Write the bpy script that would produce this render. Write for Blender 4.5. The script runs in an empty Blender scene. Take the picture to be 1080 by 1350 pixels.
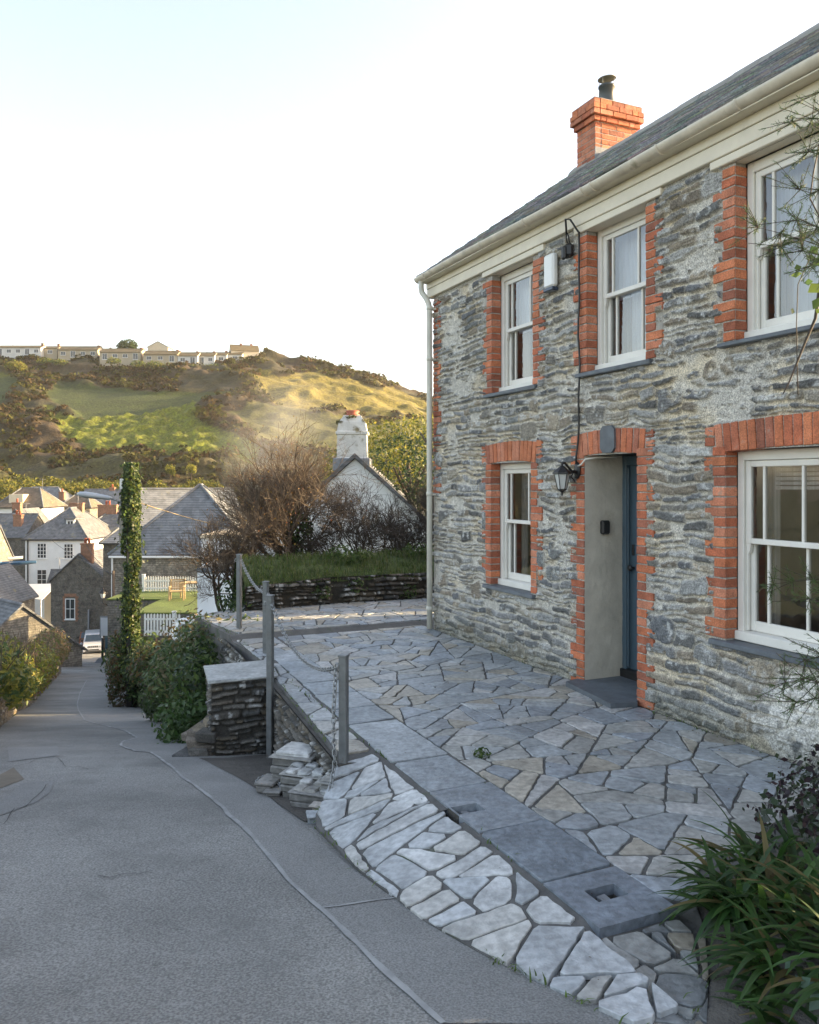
import bpy, bmesh, math, random
import numpy as np
from mathutils import Vector, Matrix
random.seed(7)
SC = bpy.context.scene
COL = SC.collection
R = math.radians
# ---------------------------------------------------------------- camera
EYE = 1.872
FPX, HX, HY = 1070.0, 540.0, 638.0          # focal length and horizon of the photograph (1080 x 1350)
cam_d = bpy.data.cameras.new("camera")
cam_d.sensor_width = 36; cam_d.sensor_fit = 'AUTO'
cam_d.lens = FPX / 1350 * 36
cam_d.shift_y = -(675 - HY) / 1350
cam_d.clip_start = 0.05; cam_d.clip_end = 5000
cam = bpy.data.objects.new("camera", cam_d); COL.objects.link(cam)
cam.location = (0, 0, EYE); cam.rotation_euler = (R(90), 0, 0)
SC.camera = cam
# ---------------------------------------------------------------- sky and sun
SUN_AZ, SUN_EL = R(76), R(13)               # clockwise from the view axis (+Y)
world = bpy.data.worlds.new("World"); SC.world = world
world.use_nodes = True
wn = world.node_tree; wn.nodes.clear()
sky = wn.nodes.new("ShaderNodeTexSky"); sky.sky_type = 'NISHITA'
sky.sun_disc = False; sky.sun_elevation = SUN_EL; sky.sun_rotation = SUN_AZ
sky.air_density = 1.0; sky.dust_density = 2.2; sky.ozone_density = 1.0; sky.altitude = 30
bg = wn.nodes.new("ShaderNodeBackground"); bg.inputs[1].default_value = 0.15
wo = wn.nodes.new("ShaderNodeOutputWorld")
hsv = wn.nodes.new('ShaderNodeHueSaturation'); hsv.inputs['Saturation'].default_value = .8
tnt = wn.nodes.new('ShaderNodeVectorMath'); tnt.operation = 'MULTIPLY'; tnt.inputs[1].default_value = (1.15, .995, .925)
wn.links.new(sky.outputs[0], tnt.inputs[0]); wn.links.new(tnt.outputs[0], hsv.inputs['Color']); wn.links.new(hsv.outputs[0], bg.inputs[0]); wn.links.new(bg.outputs[0], wo.inputs[0])
sl = bpy.data.lights.new("sun", 'SUN'); sl.energy = 4.6; sl.angle = R(0.6); sl.color = (1.0, 0.74, 0.40)
sun = bpy.data.objects.new("sun", sl); COL.objects.link(sun)
SUND = Vector((math.cos(SUN_EL)*math.sin(SUN_AZ), math.cos(SUN_EL)*math.cos(SUN_AZ), math.sin(SUN_EL)))
sun.rotation_euler = SUND.to_track_quat('Z', 'Y').to_euler()
sun.location = (30, 20, 30)
SC.view_settings.view_transform = 'Standard'; SC.view_settings.look = 'None'
SC.view_settings.gamma = 1; SC.view_settings.use_curve_mapping = False
SC.view_settings.exposure = 2.12
SC.render.engine = 'CYCLES'
SC.cycles.use_denoising = True
SC.cycles.max_bounces = 8; SC.cycles.transparent_max_bounces = 12
SC.cycles.volume_bounces = 1; SC.cycles.sample_clamp_indirect = 6

# ---------------------------------------------------------------- numpy noise
def _h(ix, iy, s):
    n = (ix.astype(np.int64)*374761393 + iy.astype(np.int64)*668265263 + s*1442695041) & 0xffffffff
    n = ((n ^ (n >> 13))*1274126177) & 0xffffffff
    n = ((n ^ (n >> 16))*2246822519) & 0xffffffff
    return ((n ^ (n >> 15)) & 0xffffff)/float(0xffffff)
def vn(x, y, s=0):
    x = np.asarray(x, float); y = np.asarray(y, float)
    ix = np.floor(x); iy = np.floor(y); fx = x-ix; fy = y-iy
    fx = fx*fx*(3-2*fx); fy = fy*fy*(3-2*fy)
    a = _h(ix, iy, s); b = _h(ix+1, iy, s); c = _h(ix, iy+1, s); d = _h(ix+1, iy+1, s)
    return (a*(1-fx)+b*fx)*(1-fy)+(c*(1-fx)+d*fx)*fy
def fbm(x, y, s=0, o=4):
    t = 0; a = .5; f = 1; n = 0
    for i in range(o):
        t = t + a*vn(x*f, y*f, s+i*17); n += a; a *= .5; f *= 2.03
    return t/n
def sst(a, b, x):
    t = np.clip((np.asarray(x, float)-a)/(b-a), 0, 1); return t*t*(3-2*t)

# ---------------------------------------------------------------- materials
def mat(name, col, rough=.8, var=.15, vscale=6, bump=0, bscale=60, stain=None, stain_scale=3, stain_lo=.55,
        attr=False, metallic=0, spec=.5, trans=0, bump2=0, b2scale=8, coords='Object', stretch=None, stain_w=.12, speck=0, speck_scale=300, courses=0):
    m = bpy.data.materials.new(name); m.use_nodes = True
    nt = m.node_tree; N = nt.nodes; Lk = nt.links
    p = N["Principled BSDF"]; out = N["Material Output"]
    tc = N.new("ShaderNodeTexCoord"); co = tc.outputs[coords]
    if stretch:
        mp = N.new("ShaderNodeMapping"); mp.inputs['Scale'].default_value = stretch
        Lk.new(co, mp.inputs[0]); co = mp.outputs[0]
    def noise(sc, det=5, rg=.6):
        n = N.new("ShaderNodeTexNoise"); n.inputs['Scale'].default_value = sc
        n.inputs['Detail'].default_value = det; n.inputs['Roughness'].default_value = rg
        Lk.new(co, n.inputs['Vector']); return n.outputs['Fac']
    if attr:
        a = N.new("ShaderNodeAttribute"); a.attribute_name = 'col'; c = a.outputs['Color']
    else:
        rgb = N.new("ShaderNodeRGB"); rgb.outputs[0].default_value = (*col, 1); c = rgb.outputs[0]
    def scaleby(c, fac, lo, hi, nlo=.3, nhi=.7):
        mr = N.new("ShaderNodeMapRange"); mr.inputs[1].default_value = nlo; mr.inputs[2].default_value = nhi
        mr.inputs[3].default_value = lo; mr.inputs[4].default_value = hi
        Lk.new(fac, mr.inputs[0])
        v = N.new("ShaderNodeVectorMath"); v.operation = 'SCALE'
        Lk.new(c, v.inputs[0]); Lk.new(mr.outputs[0], v.inputs['Scale']); return v.outputs[0]
    if var: c = scaleby(c, noise(vscale), 1-var, 1+var)
    if courses:
        wv = N.new("ShaderNodeTexWave"); wv.bands_direction = 'Z'; wv.inputs['Scale'].default_value = courses; wv.inputs['Distortion'].default_value = 1.2; wv.inputs['Detail'].default_value = 3; wv.inputs['Detail Scale'].default_value = 3
        Lk.new(tc.outputs['Object'], wv.inputs[0]); c = scaleby(c, wv.outputs['Fac'], .72, 1.12, 0, 1)
        n3 = N.new("ShaderNodeTexVoronoi"); n3.inputs['Scale'].default_value = 3.2; Lk.new(tc.outputs['Object'], n3.inputs['Vector']); sp = N.new("ShaderNodeSeparateColor"); Lk.new(n3.outputs['Color'], sp.inputs[0]); c = scaleby(c, sp.outputs[0], .8, 1.2, 0, 1)
    if speck: c = scaleby(c, noise(speck_scale, 2, .5), 1-speck, 1+speck, .35, .65)
    if stain:
        mr = N.new("ShaderNodeMapRange"); mr.inputs[1].default_value = stain_lo; mr.inputs[2].default_value = stain_lo+stain_w
        Lk.new(noise(stain_scale, 8, .65), mr.inputs[0])
        mx = N.new("ShaderNodeMix"); mx.data_type = 'RGBA'
        Lk.new(mr.outputs[0], mx.inputs[0]); Lk.new(c, mx.inputs[6]); mx.inputs[7].default_value = (*stain, 1)
        c = mx.outputs[2]
    Lk.new(c, p.inputs['Base Color'])
    p.inputs['Roughness'].default_value = rough; p.inputs['Metallic'].default_value = metallic
    p.inputs['Specular IOR Level'].default_value = spec
    last = None
    for b, s in ((bump2, b2scale), (bump, bscale)):
        if b:
            bn = N.new("ShaderNodeBump"); bn.inputs['Strength'].default_value = 1; bn.inputs['Distance'].default_value = b
            Lk.new(noise(s, 4, .6), bn.inputs['Height'])
            if last: Lk.new(last, bn.inputs['Normal'])
            last = bn.outputs[0]
    if last: Lk.new(last, p.inputs['Normal'])
    if trans:
        t = N.new("ShaderNodeBsdfTranslucent"); Lk.new(c, t.inputs[0])
        g = N.new("ShaderNodeVectorMath"); g.operation = 'SCALE'; g.inputs['Scale'].default_value = 1.6
        Lk.new(c, g.inputs[0]); Lk.new(g.outputs[0], t.inputs[0])
        ms = N.new("ShaderNodeMixShader"); ms.inputs[0].default_value = trans
        Lk.new(p.outputs[0], ms.inputs[1]); Lk.new(t.outputs[0], ms.inputs[2]); Lk.new(ms.outputs[0], out.inputs[0])
    return m
def glass_mat(name, tint=(1, 1, 1), ior=1.5):
    m = bpy.data.materials.new(name); m.use_nodes = True; nt = m.node_tree; N = nt.nodes; N.clear()
    o = N.new("ShaderNodeOutputMaterial"); f = N.new("ShaderNodeFresnel"); f.inputs[0].default_value = ior
    t = N.new("ShaderNodeBsdfTransparent"); t.inputs[0].default_value = (*tint, 1)
    g = N.new("ShaderNodeBsdfGlossy"); g.inputs[1].default_value = .01
    tc = N.new("ShaderNodeTexCoord"); n = N.new("ShaderNodeTexNoise"); n.inputs['Scale'].default_value = 2.5
    b = N.new("ShaderNodeBump"); b.inputs['Distance'].default_value = .004
    nt.links.new(tc.outputs['Object'], n.inputs[0]); nt.links.new(n.outputs[0], b.inputs['Height']); nt.links.new(b.outputs[0], g.inputs['Normal'])
    ml = N.new("ShaderNodeMath"); ml.operation = 'MULTIPLY_ADD'; ml.inputs[1].default_value = 2.6; ml.inputs[2].default_value = .02; ml.use_clamp = True
    mx = N.new("ShaderNodeMixShader"); nt.links.new(f.outputs[0], ml.inputs[0]); nt.links.new(ml.outputs[0], mx.inputs[0])
    nt.links.new(t.outputs[0], mx.inputs[1]); nt.links.new(g.outputs[0], mx.inputs[2]); nt.links.new(mx.outputs[0], o.inputs[0])
    return m
M = {}
M['rubble'] = mat('rubble stone and lime mortar', (0, 0, 0), .88, .3, 24, .005, 85, attr=True, bump2=.005, b2scale=30, speck=.4, speck_scale=90)
M['drystone'] = mat('dark dry stone', (0, 0, 0), .9, .3, 14, .006, 60, attr=True, speck=.25, speck_scale=90)
M['brick'] = mat('red brick', (0, 0, 0), .85, .28, 9, .004, 70, attr=True, speck=.22, speck_scale=90, stain=(.30, .24, .19), stain_scale=9, stain_lo=.62, bump2=.004, b2scale=20)
M['mortar'] = mat('lime mortar', (.36, .34, .30), .95, .2, 12, .004, 80)
M['slate_roof'] = mat('roof slate', (0, 0, 0), .7, .35, 9, .004, 60, attr=True, speck=.25, speck_scale=50, stain=(.26, .25, .18), stain_scale=7, stain_lo=.62)
M['slate_roof_pl'] = mat('aged slate roof covering', (.12, .125, .13), .8, .3, 2.5, .02, 6, courses=2.2, stain=(.24, .20, .07), stain_scale=1.2, stain_lo=.6)
M['cream'] = mat('cream gloss paint', (.66, .60, .47), .45, .08, 5, .001, 60, stain=(.42, .32, .16), stain_scale=5, stain_lo=.68)
M['gutter'] = mat('weathered cream gutter', (.62, .56, .45), .5, .15, 6, .001, 60, stain=(.33, .29, .2), stain_scale=4, stain_lo=.6)
M['pipe'] = mat('off white painted pipe', (.60, .58, .50), .5, .12, 6, stain=(.3, .28, .2), stain_scale=6, stain_lo=.64)
M['white'] = mat('white painted timber', (.74, .72, .66), .45, .06, 5, .0006, 90)
M['render_w'] = mat('white render', (.68, .66, .60), .85, .08, 4, .003, 40, bump2=.006, b2scale=6)
M['reveal'] = mat('cream rendered reveal', (.52, .48, .40), .75, .12, 4, .002, 50, bump2=.008, b2scale=7, stain=(.36, .32, .25), stain_scale=2.2, stain_lo=.58)
M['slate_sill'] = mat('slate sill', (.10, .115, .13), .55, .25, 10, .002, 50)
M['door'] = mat('slate blue door paint', (.065, .105, .135), .4, .05, 5)
M['black'] = mat('black iron', (.015, .015, .016), .45, .1, 20)
M['lead'] = mat('lead flashing', (.2, .21, .22), .5, .15, 12, .002, 30)
M['glass'] = glass_mat('window glass')
M['lampglass'] = mat('frosted lamp glass', (.55, .56, .54), .25, .05)
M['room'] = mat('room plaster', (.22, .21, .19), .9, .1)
M['net'] = mat('net curtain', (.62, .66, .70), .9, .12, 4, trans=.3, stretch=(14, 14, .4))
M['curtain'] = mat('grey lined curtain', (.30, .29, .27), .9, .25, 3, stretch=(18, 18, .3))
M['alarm'] = mat('white plastic', (.78, .78, .75), .4, .03)
M['galv'] = mat('galvanised steel', (.20, .21, .21), .5, .2, 14, metallic=.5, stain=(.13, .09, .06), stain_scale=7, stain_lo=.58)
M['chain'] = mat('galvanised chain', (.30, .31, .31), .38, .2, 30, metallic=.8)
M['asphalt'] = mat('worn asphalt', (.22, .219, .206), .88, .34, .55, .010, 60, speck=.34, speck_scale=95, bump2=.02, b2scale=6, stain=(.14, .14, .132), stain_scale=1.5, stain_lo=.51, stain_w=.25)
M['asphalt2'] = mat('newer asphalt strip', (.215, .216, .208), .84, .18, 1.1, .007, 80, speck=.26, speck_scale=110, bump2=.01, b2scale=5, stain=(.17, .17, .165), stain_scale=1.3, stain_lo=.55, stain_w=.25)
M['seal'] = mat('pale joint sealing line', (.29, .295, .29), .85, .35, 5, .002, 60)
M['ochre'] = mat('ochre asphalt repair', (.17, .145, .11), .9, .2, 4, .006, 60)
M['paving'] = mat('riven slate paving', (0, 0, 0), .42, .26, 5, .006, 26, attr=True, bump2=.014, b2scale=7, speck=.20, speck_scale=24, stain=(.26, .22, .17), stain_scale=1.6, stain_lo=.66)
M['joint'] = mat('cement joints with moss', (.115, .112, .105), .95, .3, 5, .006, 50, stain=(.05, .08, .02), stain_scale=2.2, stain_lo=.58)
M['crack'] = mat('tarry crack', (.05, .05, .048), .95, .3, 9, .003, 60)
M['earth'] = mat('dark earth and grit', (.085, .078, .068), .95, .3, 5, .02, 30)
M['ground'] = mat('rough grassy ground', (.07, .08, .035), .95, .35, .8, .05, 6)

# ---------------------------------------------------------------- objects
def finish(o, label=None, cat=None, group=None, kind=None):
    if label: o['label'] = label
    if cat: o['category'] = cat
    if group: o['group'] = group
    if kind: o['kind'] = kind
    return o
def empty(name, loc=(0, 0, 0), rz=0, label=None, cat=None, group=None, parent=None):
    o = bpy.data.objects.new(name, None); COL.objects.link(o)
    o.location = loc; o.rotation_euler = (0, 0, rz); o.empty_display_size = .2
    if parent: o.parent = parent
    return finish(o, label, cat, group)
def link(name, me, mats, parent=None, **kw):
    o = bpy.data.objects.new(name, me); COL.objects.link(o)
    if mats is not None:
        for m in (mats if isinstance(mats, (list, tuple)) else [mats]): me.materials.append(m)
    if parent: o.parent = parent
    return finish(o, **kw)
def grid_mesh(P, col=None, keep=None, smooth=True, flip=False):
    """P: (ny, nx, 3) array of points, keep: (ny-1, nx-1) mask of cells"""
    ny, nx, _ = P.shape
    idx = np.arange(ny*nx).reshape(ny, nx)
    q = np.stack([idx[:-1, :-1], idx[:-1, 1:], idx[1:, 1:], idx[1:, :-1]], -1)
    q = q[keep] if keep is not None else q.reshape(-1, 4)
    if flip: q = q[:, ::-1]
    return arr_mesh(P.reshape(-1, 3), q, None if col is None else col.reshape(-1, 3), smooth)
def arr_mesh(V, Q, col=None, smooth=False):
    me = bpy.data.meshes.new("mesh"); k = Q.shape[1]
    me.vertices.add(len(V)); me.vertices.foreach_set('co', np.ascontiguousarray(V, dtype=np.float32).ravel())
    me.loops.add(Q.size); me.loops.foreach_set('vertex_index', np.ascontiguousarray(Q, dtype=np.int32).ravel())
    me.polygons.add(len(Q)); me.polygons.foreach_set('loop_start', np.arange(0, Q.size, k, dtype=np.int32))
    if col is not None:
        a = me.attributes.new('col', 'FLOAT_COLOR', 'POINT')
        c = np.ones((len(V), 4), np.float32); c[:, :3] = col; a.data.foreach_set('color', c.ravel())
    me.update(calc_edges=True)
    me.polygons.foreach_set('use_smooth', np.full(len(Q), smooth))
    me.validate()
    return me
def join_arr(parts):
    """parts: list of (V, Q, colrow or col array)"""
    Vs, Qs, Cs = [], [], []; n = 0
    for V, Q, c in parts:
        Vs.append(V); Qs.append(Q+n); n += len(V)
        Cs.append(np.broadcast_to(np.asarray(c, float), (len(V), 3)))
    return np.concatenate(Vs), np.concatenate(Qs), np.concatenate(Cs)
# chamfered box template
def _ctpl():
    V = []; key = {}
    for sx in (-1, 1):
        for sy in (-1, 1):
            for sz in (-1, 1):
                for a in range(3):
                    key[(sx, sy, sz, a)] = len(V); V.append((sx, sy, sz, a))
    F = []
    def face(ids):
        pts = []
        for i in ids:
            sx, sy, sz, a = V[i]; p = [sx*.9, sy*.9, sz*.9]; p[a] = (sx, sy, sz)[a]; pts.append(Vector(p))
        c = sum(pts, Vector())/len(pts); nrm = (pts[1]-pts[0]).cross(pts[2]-pts[0])
        F.append(ids if nrm.dot(c) > 0 else ids[::-1])
    for a in range(3):
        o = [i for i in range(3) if i != a]
        for s in (-1, 1):
            ids = []
            for u, v in ((-1, -1), (1, -1), (1, 1), (-1, 1)):
                c = [0, 0, 0]; c[a] = s; c[o[0]] = u; c[o[1]] = v; ids.append(key[(*c, a)])
            face(ids)
    for a in range(3):
        o = [i for i in range(3) if i != a]
        for u in (-1, 1):
            for v in (-1, 1):
                c1 = [0, 0, 0]; c1[o[0]] = u; c1[o[1]] = v; c2 = c1[:]; c1[a] = -1; c2[a] = 1
                face([key[(*c1, o[0])], key[(*c2, o[0])], key[(*c2, o[1])], key[(*c1, o[1])]])
    T = []
    for sx in (-1, 1):
        for sy in (-1, 1):
            for sz in (-1, 1): face([key[(sx, sy, sz, 0)], key[(sx, sy, sz, 1)], key[(sx, sy, sz, 2)]])
    return V, F
_TV, _TF = _ctpl()
class MB:
    def __init__(s): s.v = []; s.f = []; s.m = []; s.c = []; s.sm = []
    def add(s, V, F, mi=0, col=(.5, .5, .5), smooth=False, X=None):
        n = len(s.v)
        for p in V: s.v.append(tuple(X @ Vector(p)) if X is not None else tuple(p)); s.c.append(col)
        for f in F: s.f.append([i+n for i in f]); s.m.append(mi); s.sm.append(smooth)
        return s
    def box(s, x0, x1, y0, y1, z0, z1, b=0, mi=0, col=(.5, .5, .5), X=None, jit=0):
        if x1 < x0: x0, x1 = x1, x0
        if y1 < y0: y0, y1 = y1, y0
        if z1 < z0: z0, z1 = z1, z0
        c = ((x0+x1)/2, (y0+y1)/2, (z0+z1)/2); h = ((x1-x0)/2, (y1-y0)/2, (z1-z0)/2)
        if b <= 0:
            V = [(x0, y0, z0), (x1, y0, z0), (x1, y1, z0), (x0, y1, z0), (x0, y0, z1), (x1, y0, z1), (x1, y1, z1), (x0, y1, z1)]
            F = [(0, 3, 2, 1), (4, 5, 6, 7), (0, 1, 5, 4), (1, 2, 6, 5), (2, 3, 7, 6), (3, 0, 4, 7)]
        else:
            b = min(b, min(h)*.8); V = []
            jj = {}
            for sx, sy, sz, a in _TV:
                p = [sx*(h[0]-b), sy*(h[1]-b), sz*(h[2]-b)]; p[a] = (sx, sy, sz)[a]*h[a]
                if jit:
                    k = (sx, sy, sz)
                    if k not in jj: jj[k] = [random.uniform(-jit, jit) for _ in range(3)]
                    p = [p[i]+jj[k][i] for i in range(3)]
                V.append((c[0]+p[0], c[1]+p[1], c[2]+p[2]))
            F = _TF
        return s.add(V, F, mi, col, False, X)
    def tube(s, pts, r, n=8, mi=0, col=(.5, .5, .5), cap=True, smooth=True, flat=None):
        pts = [Vector(p) for p in pts]; rs = r if isinstance(r, (list, tuple)) else [r]*len(pts)
        V = []; F = []; up = None
        for i, p in enumerate(pts):
            t = (pts[min(i+1, len(pts)-1)]-pts[max(i-1, 0)]).normalized()
            if up is None:
                up = Vector((0, 0, 1)) if abs(t.z) < .9 else Vector((1, 0, 0))
            a = t.cross(up).normalized(); b = a.cross(t).normalized(); up = b
            for k in range(n):
                an = 2*math.pi*k/n; V.append(p+a*math.cos(an)*rs[i]+b*math.sin(an)*rs[i])
        for i in range(len(pts)-1):
            for k in range(n): F.append((i*n+k, i*n+(k+1) % n, (i+1)*n+(k+1) % n, (i+1)*n+k))
        if cap: F.append(tuple(range(n))[::-1]); F.append(tuple(range((len(pts)-1)*n, len(pts)*n)))
        return s.add(V, F, mi, col, smooth)
    def lathe(s, prof, c=(0, 0, 0), n=16, mi=0, col=(.5, .5, .5), smooth=True, X=None, cap=True):
        V = []; F = []
        for r, z in prof:
            for k in range(n):
                a = 2*math.pi*k/n; V.append((c[0]+r*math.cos(a), c[1]+r*math.sin(a), c[2]+z))
        for i in range(len(prof)-1):
            for k in range(n): F.append((i*n+k, i*n+(k+1) % n, (i+1)*n+(k+1) % n, (i+1)*n+k))
        if cap: F.append(tuple(range(n))[::-1]); F.append(tuple(range((len(prof)-1)*n, len(prof)*n)))
        return s.add(V, F, mi, col, smooth, X)
    def prism(s, poly, z0, z1, mi=0, col=(.5, .5, .5), axis='z', X=None):
        n = len(poly)
        mk = {'z': lambda a, b, h: (a, b, h), 'y': lambda a, b, h: (a, h, b), 'x': lambda a, b, h: (h, a, b)}[axis]
        V = [mk(a, b, z0) for a, b in poly]+[mk(a, b, z1) for a, b in poly]
        F = [tuple(range(n))[::-1], tuple(range(n, 2*n))]+[(i, (i+1) % n, n+(i+1) % n, n+i) for i in range(n)]
        return s.add(V, F, mi, col, False, X)
    def mesh(s, recalc=False):
        me = bpy.data.meshes.new("mesh"); me.from_pydata(s.v, [], s.f)
        me.polygons.foreach_set('material_index', s.m); me.polygons.foreach_set('use_smooth', s.sm)
        a = me.attributes.new('col', 'FLOAT_COLOR', 'POINT')
        c = np.ones((len(s.v), 4), np.float32); c[:, :3] = np.array(s.c, np.float32).reshape(-1, 3); a.data.foreach_set('color', c.ravel())
        if recalc:
            bm = bmesh.new(); bm.from_mesh(me); bmesh.ops.recalc_face_normals(bm, faces=bm.faces); bm.to_mesh(me); bm.free()
        me.update(); return me
    def obj(s, name, mats, parent=None, recalc=True, loc=None, **kw):
        o = link(name, s.mesh(recalc), mats, parent, **kw)
        if loc: o.location = loc
        return o

# ---------------------------------------------------------------- the lie of the land
_RY = [-40, -6, 0, 2.8, 5, 7.3, 10, 14, 20, 30, 48, 66, 80, 95, 110, 400]
_RZ = [4.6, .95, .30, -.03, -.24, -.60, -1.22, -2.18, -3.63, -5.46, -8.75, -12.03, -13.9, -14.9, -15.2, -15.2]
def rdz(Y):
    Y = np.asarray(Y, float); k = 0; w = 0
    for o, c in ((-.8, .25), (0, .5), (.8, .25)): k = k+c*np.interp(Y+o, _RY, _RZ)
    return k
def rz(x, y):
    """exact height of the lane surface"""
    a = left_edge(y)-.3; b_ = right_edge(y)+.9+np.where((np.asarray(y) > 7.6) & (np.asarray(y) < 20), 3.2*np.sin(np.clip((np.asarray(y)-7.6)/12.4, 0, 1)*math.pi), 0)
    return rdz(y)+.022*(fbm(np.asarray(x)*.9, np.asarray(y)*.9, 4)-.5)
def left_edge(Y): return np.interp(Y, [-6, 0, 4, 7.5, 10.4, 17.3, 37, 60, 75, 95], [-2.4, -2.6, -3.1, -4.1, -5.2, -8.2, -15.6, -29, -37, -44])
def right_edge(Y): return np.interp(Y, [-6, 2, 3.1, 4.3, 5.2, 7.3, 10.4, 13, 20, 30, 42, 55, 66, 80, 95], [4, 2.2, .6, -.1, -.3, -1.4, -2.8, -3.2, -6.6, -10.4, -15.0, -18.5, -22, -24, -28])
def roadpt(px, py, lift=0.0):
    """where a line of sight through a pixel of the photograph meets the lane"""
    lo, hi = .5, 95.
    for _ in range(60):
        y = (lo+hi)/2
        if (HY-py)/FPX*y+EYE < float(rdz(y)): hi = y
        else: lo = y
    return Vector(((px-HX)/FPX*lo, lo, float(rdz(lo))+lift))
def W(px, py, Y): return Vector(((px-HX)/FPX*Y, Y, (HY-py)/FPX*Y+EYE))

# ---------------------------------------------------------------- rubble masonry relief
SLATES = np.array([(.165, .17, .165), (.24, .24, .23), (.11, .11, .105), (.20, .17, .13), (.26, .235, .19), (.33, .325, .305), (.17, .16, .14), (.125, .13, .135), (.29, .25, .19), (.20, .20, .195)])
def rubble(U, Vv, seed, hmin=.04, hmax=.12, wr=(1.4, 4.5), gap=.007, depth=.02, mcol=(.40, .375, .33), drop=.1, pal=SLATES, big=0, white=None, mdeep=0., tilt=.05, bright=1.):
    rs = np.random.RandomState(seed)
    ww = U.max()-U.min(); 
    v = Vv + .10*(fbm(U*.9, Vv*1.0, seed)-.5) + .05*(vn(U*3.6, Vv*5, seed+3)-.5) + .010*(vn(U*17, Vv*19, seed+4)-.5)
    u = U + .06*(vn(Vv*4, U*1.1, seed+5)-.5) + .014*(vn(U*22, Vv*15, seed+6)-.5)
    rows = [Vv.min()-.2]
    while rows[-1] < Vv.max()+.2: rows.append(rows[-1]+rs.uniform(hmin, hmax)**1.0)
    rows = np.array(rows); ri = np.clip(np.searchsorted(rows, v)-1, 0, len(rows)-2)
    SD = np.full(U.shape, 1.); ID = np.zeros(U.shape, int)
    nid = 0; props = []
    for r in range(len(rows)-1):
        mk = ri == r
        if not mk.any(): 
            continue
        h = rows[r+1]-rows[r]; xs = [U.min()-.5-rs.rand()*.3]
        while xs[-1] < U.max()+.3: xs.append(xs[-1]+max(.05, h*rs.uniform(*wr)))
        xs = np.array(xs); k = len(xs)
        uu = u[mk]; vv = v[mk]-rows[r]
        ts = rs.uniform(-.35, .35, k)
        ui = uu+ts[np.clip(np.searchsorted(xs, uu), 0, k-1)]*(vv-h/2)*.0
        ci = np.clip(np.searchsorted(xs, ui)-1, 0, k-2)
        w = xs[ci+1]-xs[ci]; cx = (xs[ci+1]+xs[ci])/2
        g = gap*(.6+1.5*rs.rand(k)[ci]); ty = rs.uniform(-tilt, tilt, k)[ci]; sh = rs.uniform(.72, 1., k)[ci]; off = rs.uniform(-.08, .08, k)[ci]*h
        sk = rs.uniform(-.5, .5, k)[ci]
        py = vv-h/2-off+ty*(ui-cx); px = ui-cx+sk*py
        hw = w/2-g; hh = h/2*sh-g*.8; rr = np.minimum(hw, hh)*.55
        qx = np.abs(px)-hw+rr; qy = np.abs(py)-hh+rr
        d = np.sqrt(np.maximum(qx, 0)**2+np.maximum(qy, 0)**2)+np.minimum(np.maximum(qx, qy), 0)-rr
        SD[mk] = d; ID[mk] = nid+ci; nid += k
    for b in range(big):
        cx = rs.uniform(U.min(), U.max()); cy = rs.uniform(Vv.min(), Vv.max()); hw = rs.uniform(.07, .16); hh = hw*rs.uniform(.4, .8); t = rs.uniform(-.35, .35)
        wb = (np.abs(U-cx) < hw+.12) & (np.abs(Vv-cy) < hh+.12)
        if not wb.any(): continue
        x = U[wb]-cx; y = Vv[wb]-cy; x, y = x+t*y, y-t*x
        x = x+.05*(vn(U[wb]*9, Vv[wb]*9, seed+b)-.5); y = y+.05*(vn(U[wb]*9+7, Vv[wb]*9, seed+b)-.5)
        rr = hh*.5; qx = np.abs(x)-hw+rr; qy = np.abs(y)-hh+rr
        d = np.sqrt(np.maximum(qx, 0)**2+np.maximum(qy, 0)**2)+np.minimum(np.maximum(qx, qy), 0)-rr
        cur = SD[wb]; ci = ID[wb]
        cur = np.where(d < .018, np.maximum(d, np.where(d < 0, d, .001)), cur); ci = np.where(d < .0, nid+b, ci)
        SD[wb] = cur; ID[wb] = ci
    nid += big+2
    kk = rs.rand(nid) ; dropped = kk < drop
    cols = pal[rs.randint(0, len(pal), nid)]*(.75+.5*rs.rand(nid, 1)); prot = rs.uniform(.35, 1., nid); sx = rs.uniform(-1, 1, nid); 
    sd = SD+.008*(fbm(U*28, Vv*34, seed+9, 3)-.5)*2+.012*(fbm(U*5, Vv*5, seed+19, 3)-.52)
    inside = sst(.002, -.011, sd)*(~dropped[ID])
    # mortar smeared over stones in places
    sme = fbm(U*2.3, Vv*2.6, seed+30, 4)
    inside = inside*(1-.9*sst(.64, .72, sme+.3*(fbm(U*24, Vv*30, seed+31, 3)-.5)))
    H = depth*prot[ID]*inside + .006*inside*(fbm(U*14, Vv*40, seed+12, 3)-.5) + .006*(fbm(U*7, Vv*7, seed+13)-.5) + .003*(vn(U*60, Vv*60, seed+14)-.5) - mdeep*(1-inside)
    H += inside*.004*np.sin(Vv*230+6*vn(U*9, Vv*9, seed))*(kk[ID] > .6)
    sc = cols[ID]*(.8+.4*fbm(U*10, Vv*26, seed+15, 3))[..., None]
    mc = np.array(mcol)*(.78+.44*fbm(U*4, Vv*4, seed+16, 4))[..., None]
    warm = sst(.5, .75, fbm(U*3+9, Vv*3, seed+17, 3))[..., None]
    mc = mc*(1+warm*np.array([.08, -.0, -.14]))
    i3 = inside[..., None]
    C = sc*i3+mc*(1-i3)
    lich = sst(.64, .72, fbm(U*16, Vv*16, seed+18, 3)+.10*(fbm(U*1.5, Vv*1.5, seed+40)-.5))[..., None]*.75
    C = C*(1-lich*i3)+np.array((.46, .46, .44))*lich*i3
    if white is not None:
        w3 = (sst(.5, .6, fbm(U*7, Vv*9, seed+21, 4)*.6+white*.5))[..., None]
        C = C*(1-w3)+np.array((.62, .60, .55))*w3
    return H, np.clip(C*bright, .01, .9)
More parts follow.
